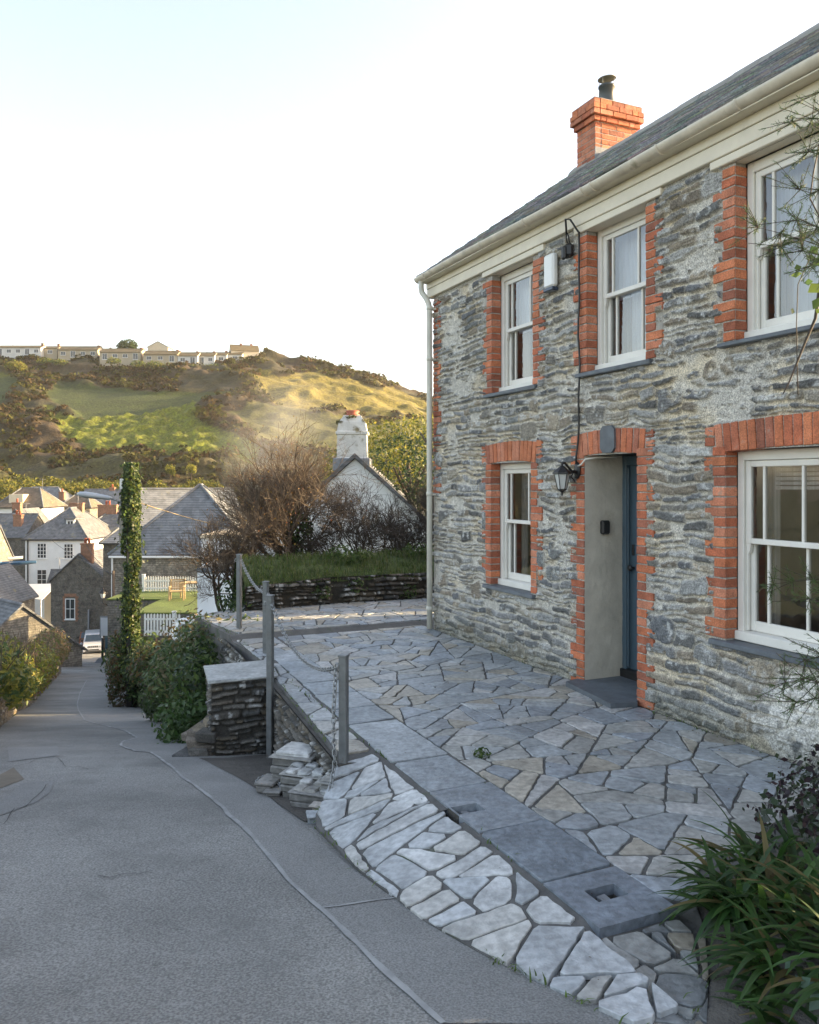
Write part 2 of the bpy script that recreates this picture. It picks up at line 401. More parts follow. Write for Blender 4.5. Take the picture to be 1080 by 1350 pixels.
def relief_wall(p0, p1, z0, z1, seed, res=.012, top=None, both=False, thick=.35, **kw):
    """a stone wall panel facing right of the direction p0 -> p1; returns arrays"""
    L = math.hypot(p1[0]-p0[0], p1[1]-p0[1]); nx = max(2, int(L/res)); nz = max(2, int((max(z1)-min(z0))/res))
    t = np.linspace(0, 1, nx); s = np.linspace(0, 1, nz)
    T, S = np.meshgrid(t, s)
    zb = z0[0]+(z0[1]-z0[0])*T; zt = z1[0]+(z1[1]-z1[0])*T
    Z = zb+(zt-zb)*S
    H, C = rubble(T*L+seed*3.7, Z, seed, **kw)
    dx, dy = (p1[0]-p0[0])/L, (p1[1]-p0[1])/L; n = (dy, -dx)
    edge = np.minimum(1, np.minimum(T*L, (1-T)*L)/.03)*np.minimum(1, (zt-Z)/.03)
    H = H*edge
    P = np.stack([p0[0]+dx*T*L+n[0]*H, p0[1]+dy*T*L+n[1]*H, Z], -1)
    return P, C
# ================================================================ COTTAGE (local: x along the front, -y outward)
HD = 4.6
TH = math.atan((HX-58)/FPX)
nH = (math.cos(TH), math.sin(TH)); dH = (-math.sin(TH), math.cos(TH))
S0 = 9.722
house = empty('stone_cottage', (nH[0]*HD+dH[0]*S0, nH[1]*HD+dH[1]*S0, 0), math.atan2(-dH[1], -dH[0]),
              'two storey slate rubble cottage with red brick window surrounds, cream gutter and brick chimney', 'cottage')
def SQ(s, q, z=0): return Vector((nH[0]*(HD-q)+dH[0]*s, nH[1]*(HD-q)+dH[1]*s, z))   # s along the front, q out from the wall
X0, X1 = .28, 7.75
EAVE = 4.47
wins = [  # x0, x1, z0, z1, arch, panes(list of bar offsets from the left of the sash), upper?
 (1.78, 2.62, 2.90, 4.22, False, (.13, .50), True), (3.53, 4.34, 2.92, 4.24, False, (.13, .48), True),
 (5.30, 6.95, 2.93, 4.22, False, (.15, .50, .92, 1.27), True), (1.76, 2.58, .75, 2.11, True, (.13, .49), False),
 (5.21, 6.86, .73, 2.12, True, (.16, .49, .95, 1.27), False)]
DOOR = (3.49, 4.23, .05, 2.14)
def wall_relief():
    us = [X0]
    while us[-1] < X1: us.append(us[-1]+(.0115-.0045*us[-1]/6 if us[-1] < 6.2 else .02))
    us = np.array(us); vs = np.arange(-.15, EAVE+.02, .0085)
    U, V = np.meshgrid(us, vs)
    white = sst(5.0, 6.2, U+.6*(fbm(U*2, V*2, 5)-.5))*sst(1.0, .3, V)
    H, C = rubble(U, V, 11, .03, .098, (1.2, 4.6), .004, .030, big=110, drop=.05, white=white, mcol=(.49, .465, .41), tilt=.12, mdeep=.010)
    # upper left of the front: more mortar and paler
    mm = sst(1.3, .6, U)*sst(2.6, 3.4, V)
    flat = np.zeros(U.shape, bool); hole = np.zeros(U.shape, bool)
    for x0, x1, z0, z1, arch, _, up in wins:
        flat |= (U > x0-.12) & (U < x1+.12) & (V > z0-.03) & (V < z1+(.22 if arch else .06))
        hole |= (U > x0-.004) & (U < x1+.004) & (V > z0-.03) & (V < z1)
    x0, x1, z0, z1 = DOOR
    flat |= (U > x0-.12) & (U < x1+.12) & (V < z1+.22); hole |= (U > x0-.004) & (U < x1+.004) & (V < z1)
    flat |= (V > 4.26)
    H = np.where(flat, .003*(vn(U*40, V*40, 2)), H)
    mc = np.array((.36, .34, .30))*(.85+.3*fbm(U*6, V*6, 3))[..., None]
    C = np.where(flat[..., None], mc, C)
    damp = (sst(.30, .02, V+.12*(fbm(U*3, V*3, 8)-.5))*.5)[..., None]
    C = C*(1-damp)+np.array((.075, .08, .05))*damp
    P = np.stack([U, -H, V], -1)
    keep = ~(hole[:-1, :-1] & hole[1:, 1:] & hole[1:, :-1] & hole[:-1, 1:])
    return grid_mesh(P, C, keep)
link('front_wall', wall_relief(), M['rubble'], house)
# other walls, plain rendered stone
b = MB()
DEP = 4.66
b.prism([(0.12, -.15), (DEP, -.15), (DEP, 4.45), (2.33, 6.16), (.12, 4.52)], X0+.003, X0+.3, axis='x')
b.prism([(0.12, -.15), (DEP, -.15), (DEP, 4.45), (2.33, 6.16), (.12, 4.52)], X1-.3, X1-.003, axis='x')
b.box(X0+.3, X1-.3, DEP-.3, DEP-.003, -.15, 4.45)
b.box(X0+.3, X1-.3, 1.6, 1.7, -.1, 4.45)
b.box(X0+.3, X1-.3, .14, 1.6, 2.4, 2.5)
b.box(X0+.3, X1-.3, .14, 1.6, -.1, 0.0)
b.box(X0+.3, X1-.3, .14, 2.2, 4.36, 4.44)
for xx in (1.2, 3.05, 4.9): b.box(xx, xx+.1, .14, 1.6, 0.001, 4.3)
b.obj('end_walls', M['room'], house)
# thin returns closing the cut edge of the front wall
b = MB(); b.box(X0, X0+.02, -.0, .125, -.15, 4.4)
b.obj('wall_return', M['mortar'], house)
BR = [(.47, .15, .068), (.51, .175, .08), (.42, .125, .06), (.48, .18, .10), (.36, .115, .06), (.53, .21, .12), (.31, .11, .065)]
def bcol(): 
    c = random.choice(BR); k = random.uniform(.82, 1.12); return tuple(a*k for a in c)
def surround(x0, x1, z0, z1, arch, name, parent, rv=.12, lo=0, left_reveal=True):
    b = MB(); CH = .0755
    n = int((z1-z0)/CH); ph = random.randint(0, 3)
    for sd in (0, 1):
        for i in range(n+(3 if arch else 0)):
            z = z0+i*CH; long = (i+ph) % 4 < 2
            w = (.205 if long else .115)+random.uniform(-.008, .008)
            if z+CH > z1+.002 and not arch: break
            if arch and z > z1-.02: w = .205; 
            a = .0 if z < z1-.03 else .108
            dp = rv-.006 if z < z1-.03 else .09
            c = bcol(); yo = -.010+random.uniform(-.004, .002)
            if w-a < .02: continue
            if sd == 0: b.box(x0-w, x0-a, yo, dp, z+.005, z+CH-.006, .004, 0, c, jit=.002)
            else: b.box(x1+a, x1+w, yo, dp if a == 0 else .09, z+.005, z+CH-.006, .004, 0, c, jit=.002)
    if arch:
        wd = x1-x0+.2; k = int(round(wd/.076)); xc = (x0+x1)/2
        for i in range(k):
            t = (i+.5)/k*2-1; x = xc+t*wd/2; rise = .03*(1-t*t)
            c = bcol(); ang = t*.13
            X = Matrix.Translation((x, 0, z1-.018+rise+.105)) @ Matrix.Rotation(ang, 4, 'Y')
            b.box(-.034, .034, -.012+random.uniform(-.003, .003), rv-.006, -.105, .107, .004, 0, c, X=X, jit=.002)
    b.obj(name, M['brick'], parent)
    m = MB()
    m.box(x0-.19, x0-.005, .008, rv-.012, z0-.01, z1+(.0 if not arch else .01)); m.box(x1+.005, x1+.19, .008, rv-.012, z0-.01, z1)
    if arch: m.box(x0-.19, x1+.19, .008, rv-.012, z1+.012, z1+.2)
    m.obj('mortar_bed', M['mortar'], parent)
def sash(x0, x1, z0, z1, y, bars, st=.045, bot=.06, top=.045, horn=False):
    b = MB(); t = .038
    b.box(x0, x0+st, y, y+t, z0, z1, .004); b.box(x1-st, x1, y, y+t, z0, z1, .004)
    b.box(x0+st, x1-st, y+.001, y+t-.001, z0, z0+bot, .004); b.box(x0+st, x1-st, y+.001, y+t-.001, z1-top, z1, .004)
    for o in bars: b.box(x0+o-.010, x0+o+.010, y+.004, y+t-.004, z0+bot, z1-top, .003)
    if horn:
        for xx in (x0, x1-st):
            b.prism([(xx+.004, z0), (xx+st-.004, z0), (xx+st-.012, z0-.05), (xx+st/2, z0-.075), (xx+.010, z0-.06)], y+.004, y+t-.004, axis='y')
    return b
def window(i, x0, x1, z0, z1, arch, bars, up):
    rv = .115; fw = .055
    f = MB()
    zt = z1
    f.box(x0, x0+fw, rv, rv+.13, z0, zt, .004); f.box(x1-fw, x1, rv, rv+.13, z0, zt, .004)
    f.box(x0+fw, x1-fw, rv+.001, rv+.13, zt-fw-.02, zt-.001, .004)
    f.box(x0-.0, x1+.0, rv-.035, rv+.13, z0-.012, z0+.055, .006)
    f.box(x0+fw, x0+fw+.016, rv+.03, rv+.055, z0+.06, zt-.075, .002); f.box(x1-fw-.016, x1-fw, rv+.03, rv+.055, z0+.06, zt-.075, .002)
    w = f.obj('window', M['white'], house)
    a0, a1 = x0+fw+.006, x1-fw-.006; zm = z0+.055+(zt-.075-z0-.055)*.53
    us = sash(a0, a1, zm-.02, zt-.077, rv+.018, bars, bot=.04, horn=True); us.obj('upper_sash', M['white'], w)
    ls = sash(a0, a1, z0+.057, zm+.018, rv+.062, bars, bot=.075, top=.036); ls.obj('lower_sash', M['white'], w)
    g = MB(); g.add([(a0+.03, rv+.036, zm), (a1-.03, rv+.036, zm), (a1-.03, rv+.036, zt-.1), (a0+.03, rv+.036, zt-.1)], [(0, 1, 2, 3)]); g.obj('pane', M['glass'], w, recalc=False)
    g = MB(); g.add([(a0+.03, rv+.08, z0+.1), (a1-.03, rv+.08, z0+.1), (a1-.03, rv+.08, zm), (a0+.03, rv+.08, zm)], [(0, 1, 2, 3)]); g.obj('pane', M['glass'], w, recalc=False)
    # sill of slate
    s = MB(); s.box(x0-.13, x1+.09, -.05, rv-.005, z0-.055, z0-.016, .006, jit=.004); s.obj('sill', M['slate_sill'], w)
    # curtains
    def drape(xa, xb, y, za, zb, amp, name, m):
        n = max(8, int((xb-xa)/.012)); xs = np.linspace(xa, xb, n)
        P = np.zeros((2, n, 3)); P[:, :, 0] = xs; P[:, :, 1] = y+amp*np.sin(xs*95+2*np.sin(xs*23)); P[0, :, 2] = za; P[1, :, 2] = zb
        link(name, grid_mesh(P), m, w)
    if up:
        drape(a0, a1, rv+.20, zm-.02, zt-.03, .006, 'net_curtain', M['net'])
        if i == 1 or i == 2: drape(a0+.16, a1, rv+.22, z0+.06, zm, .004, 'net_curtain', M['net'])
        drape(a0+.02, a0+.14, rv+.24, z0, zt, .02, 'curtain', M['curtain'])
    else:
        drape(a0+.0, a0+.11, rv+.24, z0, zt, .018, 'curtain', M['curtain'])
        drape(a1-.12, a1, rv+.24, z0, zt, .018, 'curtain', M['curtain'])
        # pleated blind behind the top of the upper sash
        bl = MB()
        for k in range(7): bl.box(a0+.12, a1-.06, rv+.19, rv+.2, zt-.09-k*.033, zt-.066-k*.033)
        bl.obj('blind', M['curtain'], w)
    surround(x0, x1, z0-.01, z1, arch, 'brick_surround', w)
for i, a in enumerate(wins): window(i, *a)
# cupboard seen inside the big lower window
b = MB(); b.box(5.4, 6.8, 1.2, 1.59, .9, 1.75, .01); 
for xx in (6.0, 6.1): b.lathe([(.005, 0), (.018, .012), (.02, .025), (.008, .035)], X=Matrix.Translation((xx, 1.2, 1.35)) @ Matrix.Rotation(R(90), 4, 'X'), mi=1)
b.obj('cupboard', [M['render_w'], M['black']], house)
# lintel boards and fascia
b = MB()
for xa, xb in ((1.60, 2.85), (3.36, 4.55), (5.08, 7.1)): b.box(xa, xb, -.035, .11, 4.222, 4.285, .006, jit=.003)
b.obj('lintel_board', M['cream'], house)
b = MB(); b.box(X0-.12, X1+.1, -.045, .1, 4.288, 4.40, .006); b.box(X0-.12, X1+.1, -.055, .1, 4.402, 4.475, .004)
b.box(X0-.12, X1+.1, -.16, -.0, 4.476, 4.485)
b.obj('fascia', M['cream'], house)
# gutter: half round channel
def gutter():
    b = MB(); xs = np.linspace(.13, 7.95, 42); n = 14
    V = []; F = []
    for j, x in enumerate(xs):
        sag = .012*math.sin(x*1.3)
        for k in range(n):
            a = math.pi+math.pi*k/(n-1); V.append((x, -.155+.062*math.cos(a), 4.54+sag+.062*math.sin(a)))
        for k in range(n):
            a = 2*math.pi-math.pi*k/(n-1); V.append((x, -.155+.056*math.cos(a), 4.54+sag+.056*math.sin(a)))
    m = 2*n
    for j in range(len(xs)-1):
        for k in range(m): F.append((j*m+k, j*m+(k+1) % m, (j+1)*m+(k+1) % m, (j+1)*m+k))
    V += [(xs[0]-.001, -.155+.062*math.cos(math.pi+math.pi*k/(n-1)), 4.54+.062*math.sin(math.pi+math.pi*k/(n-1))) for k in range(n)]
    F.append(tuple(range(len(V)-n, len(V))))
    b.add(V, F, smooth=True)
    g = b.obj('gutter', M['gutter'], house)
    for x in (.40, .95, 1.85, 2.75, 3.72, 3.86, 4.7, 5.5, 6.4, 7.3):
        c = MB(); pts = [(x, -.155+.066*math.cos(math.pi+math.pi*k/10), 4.54+.012*math.sin(x*1.3)+.066*math.sin(math.pi+math.pi*k/10)) for k in range(11)]
        c.tube(pts+[(x+.03, -.07, 4.47)], .009, 6); c.obj('bracket', M['gutter'], g)
gutter()
b = MB()
b.tube([(.22, -.155, 4.49), (.22, -.155, 4.40), (.235, -.15, 4.34), (.29, -.115, 4.26), (.325, -.095, 4.18), (.334, -.092, 4.10), (.335, -.09, 2.0), (.34, -.09, .02)], .036, 14)
for z in (4.1, 3.45, 1.72, .25): b.lathe([(.036, 0), (.043, .004), (.043, .05), (.036, .054)], (.336, -.09, z), 14); b.box(.30, .37, -.06, .0, z+.005, z+.03)
b.obj('downpipe', M['pipe'], house)
# corner quoins of brick
b = MB()
z = 1.75; i = 0
while z < 4.2:
    w = .20 if i % 4 < 2 else .11
    if random.random() < .88: b.box(X0+.0, X0+w, -.012, .1, z+.005, z+.07, .004, 0, bcol(), jit=.002)
    z += .0755; i += 1
b.obj('brick_quoin', M['brick'], house)
# ------------- roof
def roof():
    parts = MB(); E0 = (-.16, 4.545); RG = (2.33, 6.31)
    L = math.hypot(RG[0]-E0[0], RG[1]-E0[1]); a = math.atan2(RG[1]-E0[1], RG[0]-E0[0])
    rows = 27; ex = L/rows
    for side in (0, 1):
        for r in range(rows):
            x = .13+(.11 if r % 2 else 0); 
            while x < X1+.12:
                w = random.uniform(.17, .27); w = min(w, X1+.14-x)
                if w < .05: break
                d0 = r*ex+random.uniform(-.012, .012); k = random.choice([(.17, .18, .185), (.22, .225, .22), (.12, .125, .13), (.27, .265, .24), (.20, .19, .16)]); k = tuple(c*random.uniform(.8, 1.15) for c in k)
                if side == 0: X = Matrix.Translation((0, E0[0], E0[1])) @ Matrix.Rotation(a, 4, 'X')
                else: X = Matrix.Translation((0, 2*RG[0]-E0[0], E0[1])) @ Matrix.Rotation(math.pi, 4, 'Z') @ Matrix.Rotation(a, 4, 'X')
                t = random.uniform(.012, .024)
                xa, xb = (x, x+w-.004) if side == 0 else (-x-w+.004, -x)
                tl = X @ Matrix.Translation((0, d0, .030)) @ Matrix.Rotation(-.085+random.uniform(-.02, .02), 4, 'X')
                parts.box(xa, xb, 0, min(.235, L-d0+.02), -t/2, t/2, .002, 0, k, X=tl)
                x += w
    parts.obj('slate_roof', M['slate_roof'], house)
    u = MB(); u.prism([(E0[0]+.03, E0[1]-.03), (RG[0], RG[1]-.02), (2*RG[0]-E0[0]-.03, E0[1]-.03), (RG[0], RG[1]-.14)], .16, X1+.1, axis='x'); u.obj('roof_boards', M['slate_sill'], house)
    rd = MB(); x = .12
    while x < X1+.1:
        w = .42; s = random.uniform(-.008, .008)
        rd.prism([(2.33-.14, 6.245+s), (2.33-.11, 6.30+s), (2.33-.03, 6.375+s), (2.33+.03, 6.375+s), (2.33+.11, 6.30+s), (2.33+.14, 6.245+s)], x, x+w-.008, axis='x'); x += w
    rd.obj('ridge_tiles', mat('grey ridge tile', (.27, .26, .23), .85, .2, 6, .003, 60), house)
    # lead flashing and chimney
roof()
def chimney():
    b = MB(); xa, xb, ya, yb = .30, .72, 2.22, 2.93
    top = 7.05; z = 5.75; CH = .075
    def ring(z, o, h=CH, ph=0):
        x0, x1, y0, y1 = xa-o, xb+o, ya-o, yb+o
        for fx in (0, 1):
            n = int(round((x1-x0)/.215)); ww = (x1-x0)/n; x = x0
            sft = ww/2 if ph else 0
            segs = [x0+sft+i*ww for i in range(0 if ph == 0 else -1, n+1)]
            segs = [max(x0, min(x1, s)) for s in segs]+[x1]
            for p, q in zip(segs, segs[1:]):
                if q-p > .03:
                    if fx == 0: b.box(p+.004, q-.004, y0, y0+.1, z+.004, z+h-.005, .004, 0, bcol(), jit=.0015)
                    else: b.box(p+.004, q-.004, y1-.1, y1, z+.004, z+h-.005, .004, 0, bcol(), jit=.0015)
            n = int(round((y1-y0-.2)/.215)); ww = (y1-y0-.2)/n; sft = ww/2 if not ph else 0
            segs = [y0+.1+sft+i*ww for i in range(-1 if sft else 0, n+1)]; segs = [max(y0+.1, min(y1-.1, s)) for s in segs]+[y1-.1]
            for p, q in zip(segs, segs[1:]):
                if q-p > .03:
                    if fx == 0: b.box(x0, x0+.1, p+.004, q-.004, z+.004, z+h-.005, .004, 0, bcol(), jit=.0015)
                    else: b.box(x1-.1, x1, p+.004, q-.004, z+.004, z+h-.005, .004, 0, bcol(), jit=.0015)
    i = 0
    while z < top-.30: ring(z, 0, ph=i % 2); z += CH; i += 1
    for o in (.035, .07, .07, .05): ring(z, o, ph=i % 2); z += CH; i += 1
    c = b.obj('chimney', M['brick'], house)
    m = MB(); m.box(xa+.006, xb-.006, ya+.006, yb-.006, 5.75, z-.01)
    m.prism([(xa-.05, ya-.05), (xb+.05, ya-.05), (xb+.05, yb+.05), (xa-.05, yb+.05)], z-.004, z+.0)
    xm, ym = (xa+xb)/2, (ya+yb)/2
    V = [(xa-.04, ya-.04, z), (xb+.04, ya-.04, z), (xb+.04, yb+.04, z), (xa-.04, yb+.04, z), (xa+.1, ya+.2, z+.09), (xb-.1, ya+.2, z+.09), (xb-.1, yb-.2, z+.09), (xa+.1, yb-.2, z+.09)]
    m.add(V, [(0, 1, 5, 4), (1, 2, 6, 5), (2, 3, 7, 6), (3, 0, 4, 7), (4, 5, 6, 7)], 0)
    m.obj('mortar_core', M['mortar'], c)
    p = MB(); p.lathe([(.12, 0), (.125, .02), (.118, .05), (.105, .27), (.118, .275), (.118, .30), (.1, .302), (.09, .2)], (xm, ym, z+.03), 20)
    p.obj('flue_pot', mat('dark grey flue', (.05, .06, .065), .4, .1), c)
    p = MB(); X = Matrix.Translation((xm, ym, z+.44)) @ Matrix.Rotation(.1, 4, 'X')
    p.lathe([(.03, .03), (.125, .0), (.128, -.012), (.10, .004), (.02, .02)], n=24, X=X)
    for a in range(4):
        an = a*math.pi/2+.4; p.tube([(xm+.11*math.cos(an), ym+.11*math.sin(an), z+.3), (xm+.115*math.cos(an), ym+.115*math.sin(an), z+.44)], .004, 5)
    p.obj('cowl', mat('pale metal cowl', (.32, .31, .27), .5, .1, metallic=.4), c)
    p = MB()
    p.box(xb-.0, xb+.012, ya-.012, yb, 6.05, 6.45, .003); p.box(xa-.02, xb+.012, ya-.014, ya-.002, 5.9, 6.27, .003)
    p.obj('flashing', M['lead'], c)
chimney()
# ------------- doorway
x0, x1, z0, z1 = DOOR
b = MB(); b.box(x0-.16, x0, .012, .43, z0-.05, z1+.03); 
rvm = M['reveal']
def reveal_panel():
    ys = np.linspace(-.004, .43, 40); zs = np.linspace(z0-.02, z1, 170); Yg, Zg = np.meshgrid(ys, zs)
    Hh = .012*(fbm(Yg*5, Zg*5, 4)-.5)+.004*(fbm(Yg*30, Zg*30, 6)-.5)
    P = np.stack([x0+.008+Hh, Yg, Zg], -1); return grid_mesh(P, flip=True)
dr = MB()
dr.box(x0, x0+.06, .43, .54, z0, z1-.001, .005); dr.box(x1-.06, x1, .43, .54, z0, z1-.001, .005); dr.box(x0+.06, x1-.06, .431, .54, z1-.09, z1-.002, .005)
dr.box(x0+.085, x0+.10, .425, .44, z0+.1, z1-.12, .003)
dd = dr.obj('door', M['door'], house)
link('reveal', reveal_panel(), rvm, dd)
b.box(x1, x1+.16, .012, .43, z0-.05, z1+.03); b.box(x0-.16, x1+.16, .012, .43, z1+.03, z1+.12); b.box(x0, x1, .10, .43, z1, z1+.03, mi=1)
b.obj('reveal_core', [M['reveal'], M['black']], dd)
lf = MB(); lf.box(x0+.062, x1-.062, .475, .515, z0+.07, z1-.092, .003)
for za, zb in ((z0+.2, z0+.8), (z0+.95, z1-.2)):
    lf.box(x0+.16, x0+.35, .468, .476, za, zb, .004); lf.box(x1-.35, x1-.16, .468, .476, za, zb, .004)
leaf = lf.obj('door_leaf', M['door'], dd)
h = MB(); h.lathe([(.012, 0), (.012, .02), (.03, .04), (.03, .055), (.01, .065)], X=Matrix.Translation((x0+.12, .475, 1.08)) @ Matrix.Rotation(R(90), 4, 'X'))
h.box(x0+.105, x0+.13, .46, .476, 1.2, 1.3, .003); h.obj('handle', M['black'], dd)
h = MB(); h.box(x0+.001, x1-.001, .40, .56, z0-.02, z0+.07, .006); h.obj('threshold', M['black'], dd)
surround(x0, x1, z0-.06, z1, True, 'brick_surround', dd)
h = MB(); h.prism([(x0-.07, -.03), (x0-.02, -.20), (x1+.02, -.30), (x1+.07, -.06), (x1-.004, .0), (x1-.004, .4), (x0+.012, .4), (x0+.012, .0)], -.02, .045)
h.obj('doorstep', M['slate_sill'], dd)
# plaque, key safe, lantern, alarm box, junction box, cable
h = MB(); h.prism([(-.06, -.12), (.06, -.12), (.10, -.08), (.10, .08), (.06, .12), (-.06, .12), (-.10, .08), (-.10, -.08)], -.035, -.013, axis='y', X=Matrix.Translation((3.86, 0, 2.27)))
h.obj('plaque', M['slate_sill'], house)
h = MB(); h.box(x0+.012, x0+.06, .16, .25, 1.40, 1.53, .012); h.box(x0+.06, x0+.066, .17, .24, 1.415, 1.515, .006); h.obj('key_safe', M['black'], house)
h = MB(); h.box(2.93, 3.10, -.09, -.02, 3.80, 4.13, .02); al = h.obj('alarm_box', M['alarm'], house)
h = MB(); h.box(2.935, 3.095, -.093, -.02, 3.765, 3.80, .006); h.obj('alarm_light', mat('navy plastic', (.03, .05, .09), .3), al)
h = MB(); h.box(3.24, 3.36, -.09, -.01, 4.02, 4.16, .03); h.box(3.27, 3.33, -.12, -.08, 4.0, 4.13, .02)
h.tube([(3.29, -.05, 4.15), (3.28, -.06, 4.22), (3.30, -.07, 4.27), (3.32, -.06, 4.22), (3.32, -.05, 4.15)], .008, 6); h.obj('junction_box', M['black'], house)
h = MB(); pts = [(3.30, -.07, 4.24), (3.37, -.13, 4.36), (3.43, -.12, 4.34), (3.455, -.04, 4.22)]
zz = 4.1
while zz > 2.3: pts.append((3.45+.008*math.sin(zz*7), -.036+.006*math.sin(zz*11), zz)); zz -= .14
pts += [(3.43, -.03, 2.28), (3.40, -.03, 2.14), (3.41, -.04, 2.06)]
h.tube(pts, .010, 6); h.obj('cable', M['black'], house)
h = MB(); h.tube([(3.43, -.03, 2.04), (3.50, -.05, 2.05), (3.54, -.03, 2.10), (3.60, .05, 2.115), (3.7, .2, 2.12)], .008, 6); h.obj('lamp_wire', M['pipe'], house)
def lantern():
    cx, cy, cz = 3.40, -.19, 1.965
    h = MB(); h.lathe([(.045, 0), (.05, .008), (.03, .02)], X=Matrix.Translation((3.40, -.014, 2.0)) @ Matrix.Rotation(R(90), 4, 'X') @ Matrix.Scale(1.7, 4, (0, 1, 0)))
    h.tube([(3.40, -.02, 1.98), (3.40, -.08, 1.99), (3.40, -.12, 2.03), (3.40, -.155, 2.065), (3.40, -.19, 2.07)], [.018, .014, .012, .012, .014], 8)
    h.tube([(3.40, -.05, 2.0), (3.40, -.09, 1.94), (3.40, -.05, 1.9)], .008, 6)
    h.lathe([(.005, .11), (.010, .09), (.008, .08), (.024, .07), (.047, .05), (.088, .016), (.090, .0), (.076, -.003)], (cx, cy, cz), 6, smooth=False)
    h.lathe([(.040, -.138), (.045, -.146), (.024, -.16), (.011, -.175), (.012, -.185), (.003, -.205)], (cx, cy, cz), 6, smooth=False)
    for k in range(6):
        a = math.pi*2*k/6; h.tube([(cx+.075*math.cos(a), cy+.075*math.sin(a), cz), (cx+.042*math.cos(a), cy+.042*math.sin(a), cz-.142)], .004, 4)
    l = h.obj('wall_lantern', M['black'], house)
    g = MB(); g.lathe([(.070, 0), (.038, -.140)], (cx, cy, cz), 6, smooth=False); g.obj('lantern_glass', M['lampglass'], l)
lantern()
# ================================================================ GROUND, LANE
def ground():
    global GX
    xs = np.concatenate([np.linspace(-900, -90, 14), np.linspace(-80, 60, 141), np.linspace(70, 900, 14)])
    ys = np.concatenate([np.linspace(-300, -20, 8), np.linspace(-15, 110, 126), np.linspace(115, 1600, 24)])
    X, Y = np.meshgrid(xs, ys)
    base = np.where(Y < 110, rdz(np.clip(Y, -30, 110)), -15.2)-.45
    r = sst(0, 3.5, X-right_edge(np.clip(Y, -6, 95))-1.0)
    hi = np.interp(Y, [0, 10, 13.5, 16, 22, 30, 40, 52, 65, 90], [-.5, -.5, -.1, -.6, -3.8, -4.4, -4.5, -7, -10, -15.6])
    Z = base*(1-r)+np.where(Y < 90, np.maximum(hi, base) if False else hi, -15.6)*r
    l = sst(0, 6, left_edge(np.clip(Y, -6, 95))-X-1.2)
    Z = np.where(Y < 110, Z-l*np.interp(Y, [0, 10, 40, 80], [1.0, 2.5, 5, 1.5]), Z)
    rise = np.clip((X-8)*.3, 0, 6.3)*sst(4, 14, Y)
    Z = np.where(Y < 110, Z+rise*sst(110, 70, Y), Z)
    Z = Z+.3*(fbm(X*.3, Y*.3, 3)-.5)*(r+l)
    return grid_mesh(np.stack([X, Y, Z], -1))
link('ground', ground(), M['ground'], kind='structure')
def lane():
    ys = np.concatenate([np.arange(-6, 14, .12), np.arange(14, 92, .6)]); n = 90
    P = np.zeros((len(ys), n, 3))
    for j, y in enumerate(ys):
        a, b_ = float(left_edge(y))-.3, float(right_edge(y))+.9
        if 7.6 < y < 20: b_ += 3.2*math.sin((y-7.6)/12.4*math.pi)
        x = np.linspace(a, b_, n); P[j, :, 0] = x; P[j, :, 1] = y
        P[j, :, 2] = rz(x, y+x*0)
    return grid_mesh(P)
link('road', lane(), M['asphalt'], kind='structure')
def road_sheet(name, px, m, lift=.004, kind='structure', dens=None):
    pts = [roadpt(*p) for p in px]
    bm = bmesh.new(); vs = [bm.verts.new((p.x, p.y, 0)) for p in pts]; f = bm.faces.new(vs)
    if f.normal.z < 0: f.normal_flip()
    # slice into short strips so the sheet follows the slope
    y1 = max(p.y for p in pts)
    ys = [min(p.y for p in pts)]
    while ys[-1] < y1: ys.append(ys[-1]+max(.12, ys[-1]*.03 if ys[-1] > 12 else .12))
    for y in ys[1:]: bmesh.ops.bisect_plane(bm, geom=bm.verts[:]+bm.edges[:]+bm.faces[:], plane_co=(0, y, 0), plane_no=(0, 1, 0))
    for x in np.arange(min(p.x for p in pts), max(p.x for p in pts), .3): bmesh.ops.bisect_plane(bm, geom=bm.verts[:]+bm.edges[:]+bm.faces[:], plane_co=(x, 0, 0), plane_no=(1, 0, 0))
    bmesh.ops.triangulate(bm, faces=bm.faces)
    for v in bm.verts: v.co.z = float(rz(v.co.x, v.co.y))+lift
    me = bpy.data.meshes.new(name); bm.to_mesh(me); bm.free(); me.update()
    return link(name, me, m, kind=kind)
LINE = [(585, 1352), (520, 1295), (468, 1240), (420, 1195), (380, 1158), (352, 1125), (322, 1092), (280, 1053), (240, 1025), (200, 992), (178, 991), (160, 984), (161, 978), (181, 973), (165, 964), (150, 960), (112, 950), (104, 937), (102, 928), (105, 915), (114, 897)]
road_sheet('newer_asphalt', LINE+[(150, 896), (160, 935), (240, 968), (300, 1010), (330, 1030), (400, 1090), (470, 1150), (560, 1215), (690, 1292), (860, 1352)], M['asphalt2'])
def ribbon(px, w, lift=.008):
    pts = [roadpt(*p) for p in px]; fine = []
    for a, b_ in zip(pts, pts[1:]):
        k = max(2, int((b_-a).length/.06))
        for i in range(k): fine.append(a.lerp(b_, i/k))
    fine.append(pts[-1]); V = []; F = []
    for i, p in enumerate(fine):
        t = (fine[min(i+1, len(fine)-1)]-fine[max(0, i-1)]); t.z = 0; t.normalize(); n = Vector((-t.y, t.x, 0))
        j = .02*(float(vn(p.x*6, p.y*6, 2))-.5); ww = w*(.55+.8*float(vn(p.x*9, p.y*9, 5)))
        for s in (-1, 1):
            q = p+n*(s*ww/2+j); V.append((q.x, q.y, float(rz(q.x, q.y))+lift))
    for i in range(len(fine)-1): F.append((2*i, 2*i+1, 2*i+3, 2*i+2))
    return V, F
b = MB(); b.add(*ribbon(LINE, .026, .006)); b.add(*ribbon([(424, 1198), (470, 1192), (535, 1184)], .014)); b.add(*ribbon([(181, 973), (240, 966)], .018))
b.obj('road_seal_line', M['seal'], recalc=False, kind='structure')
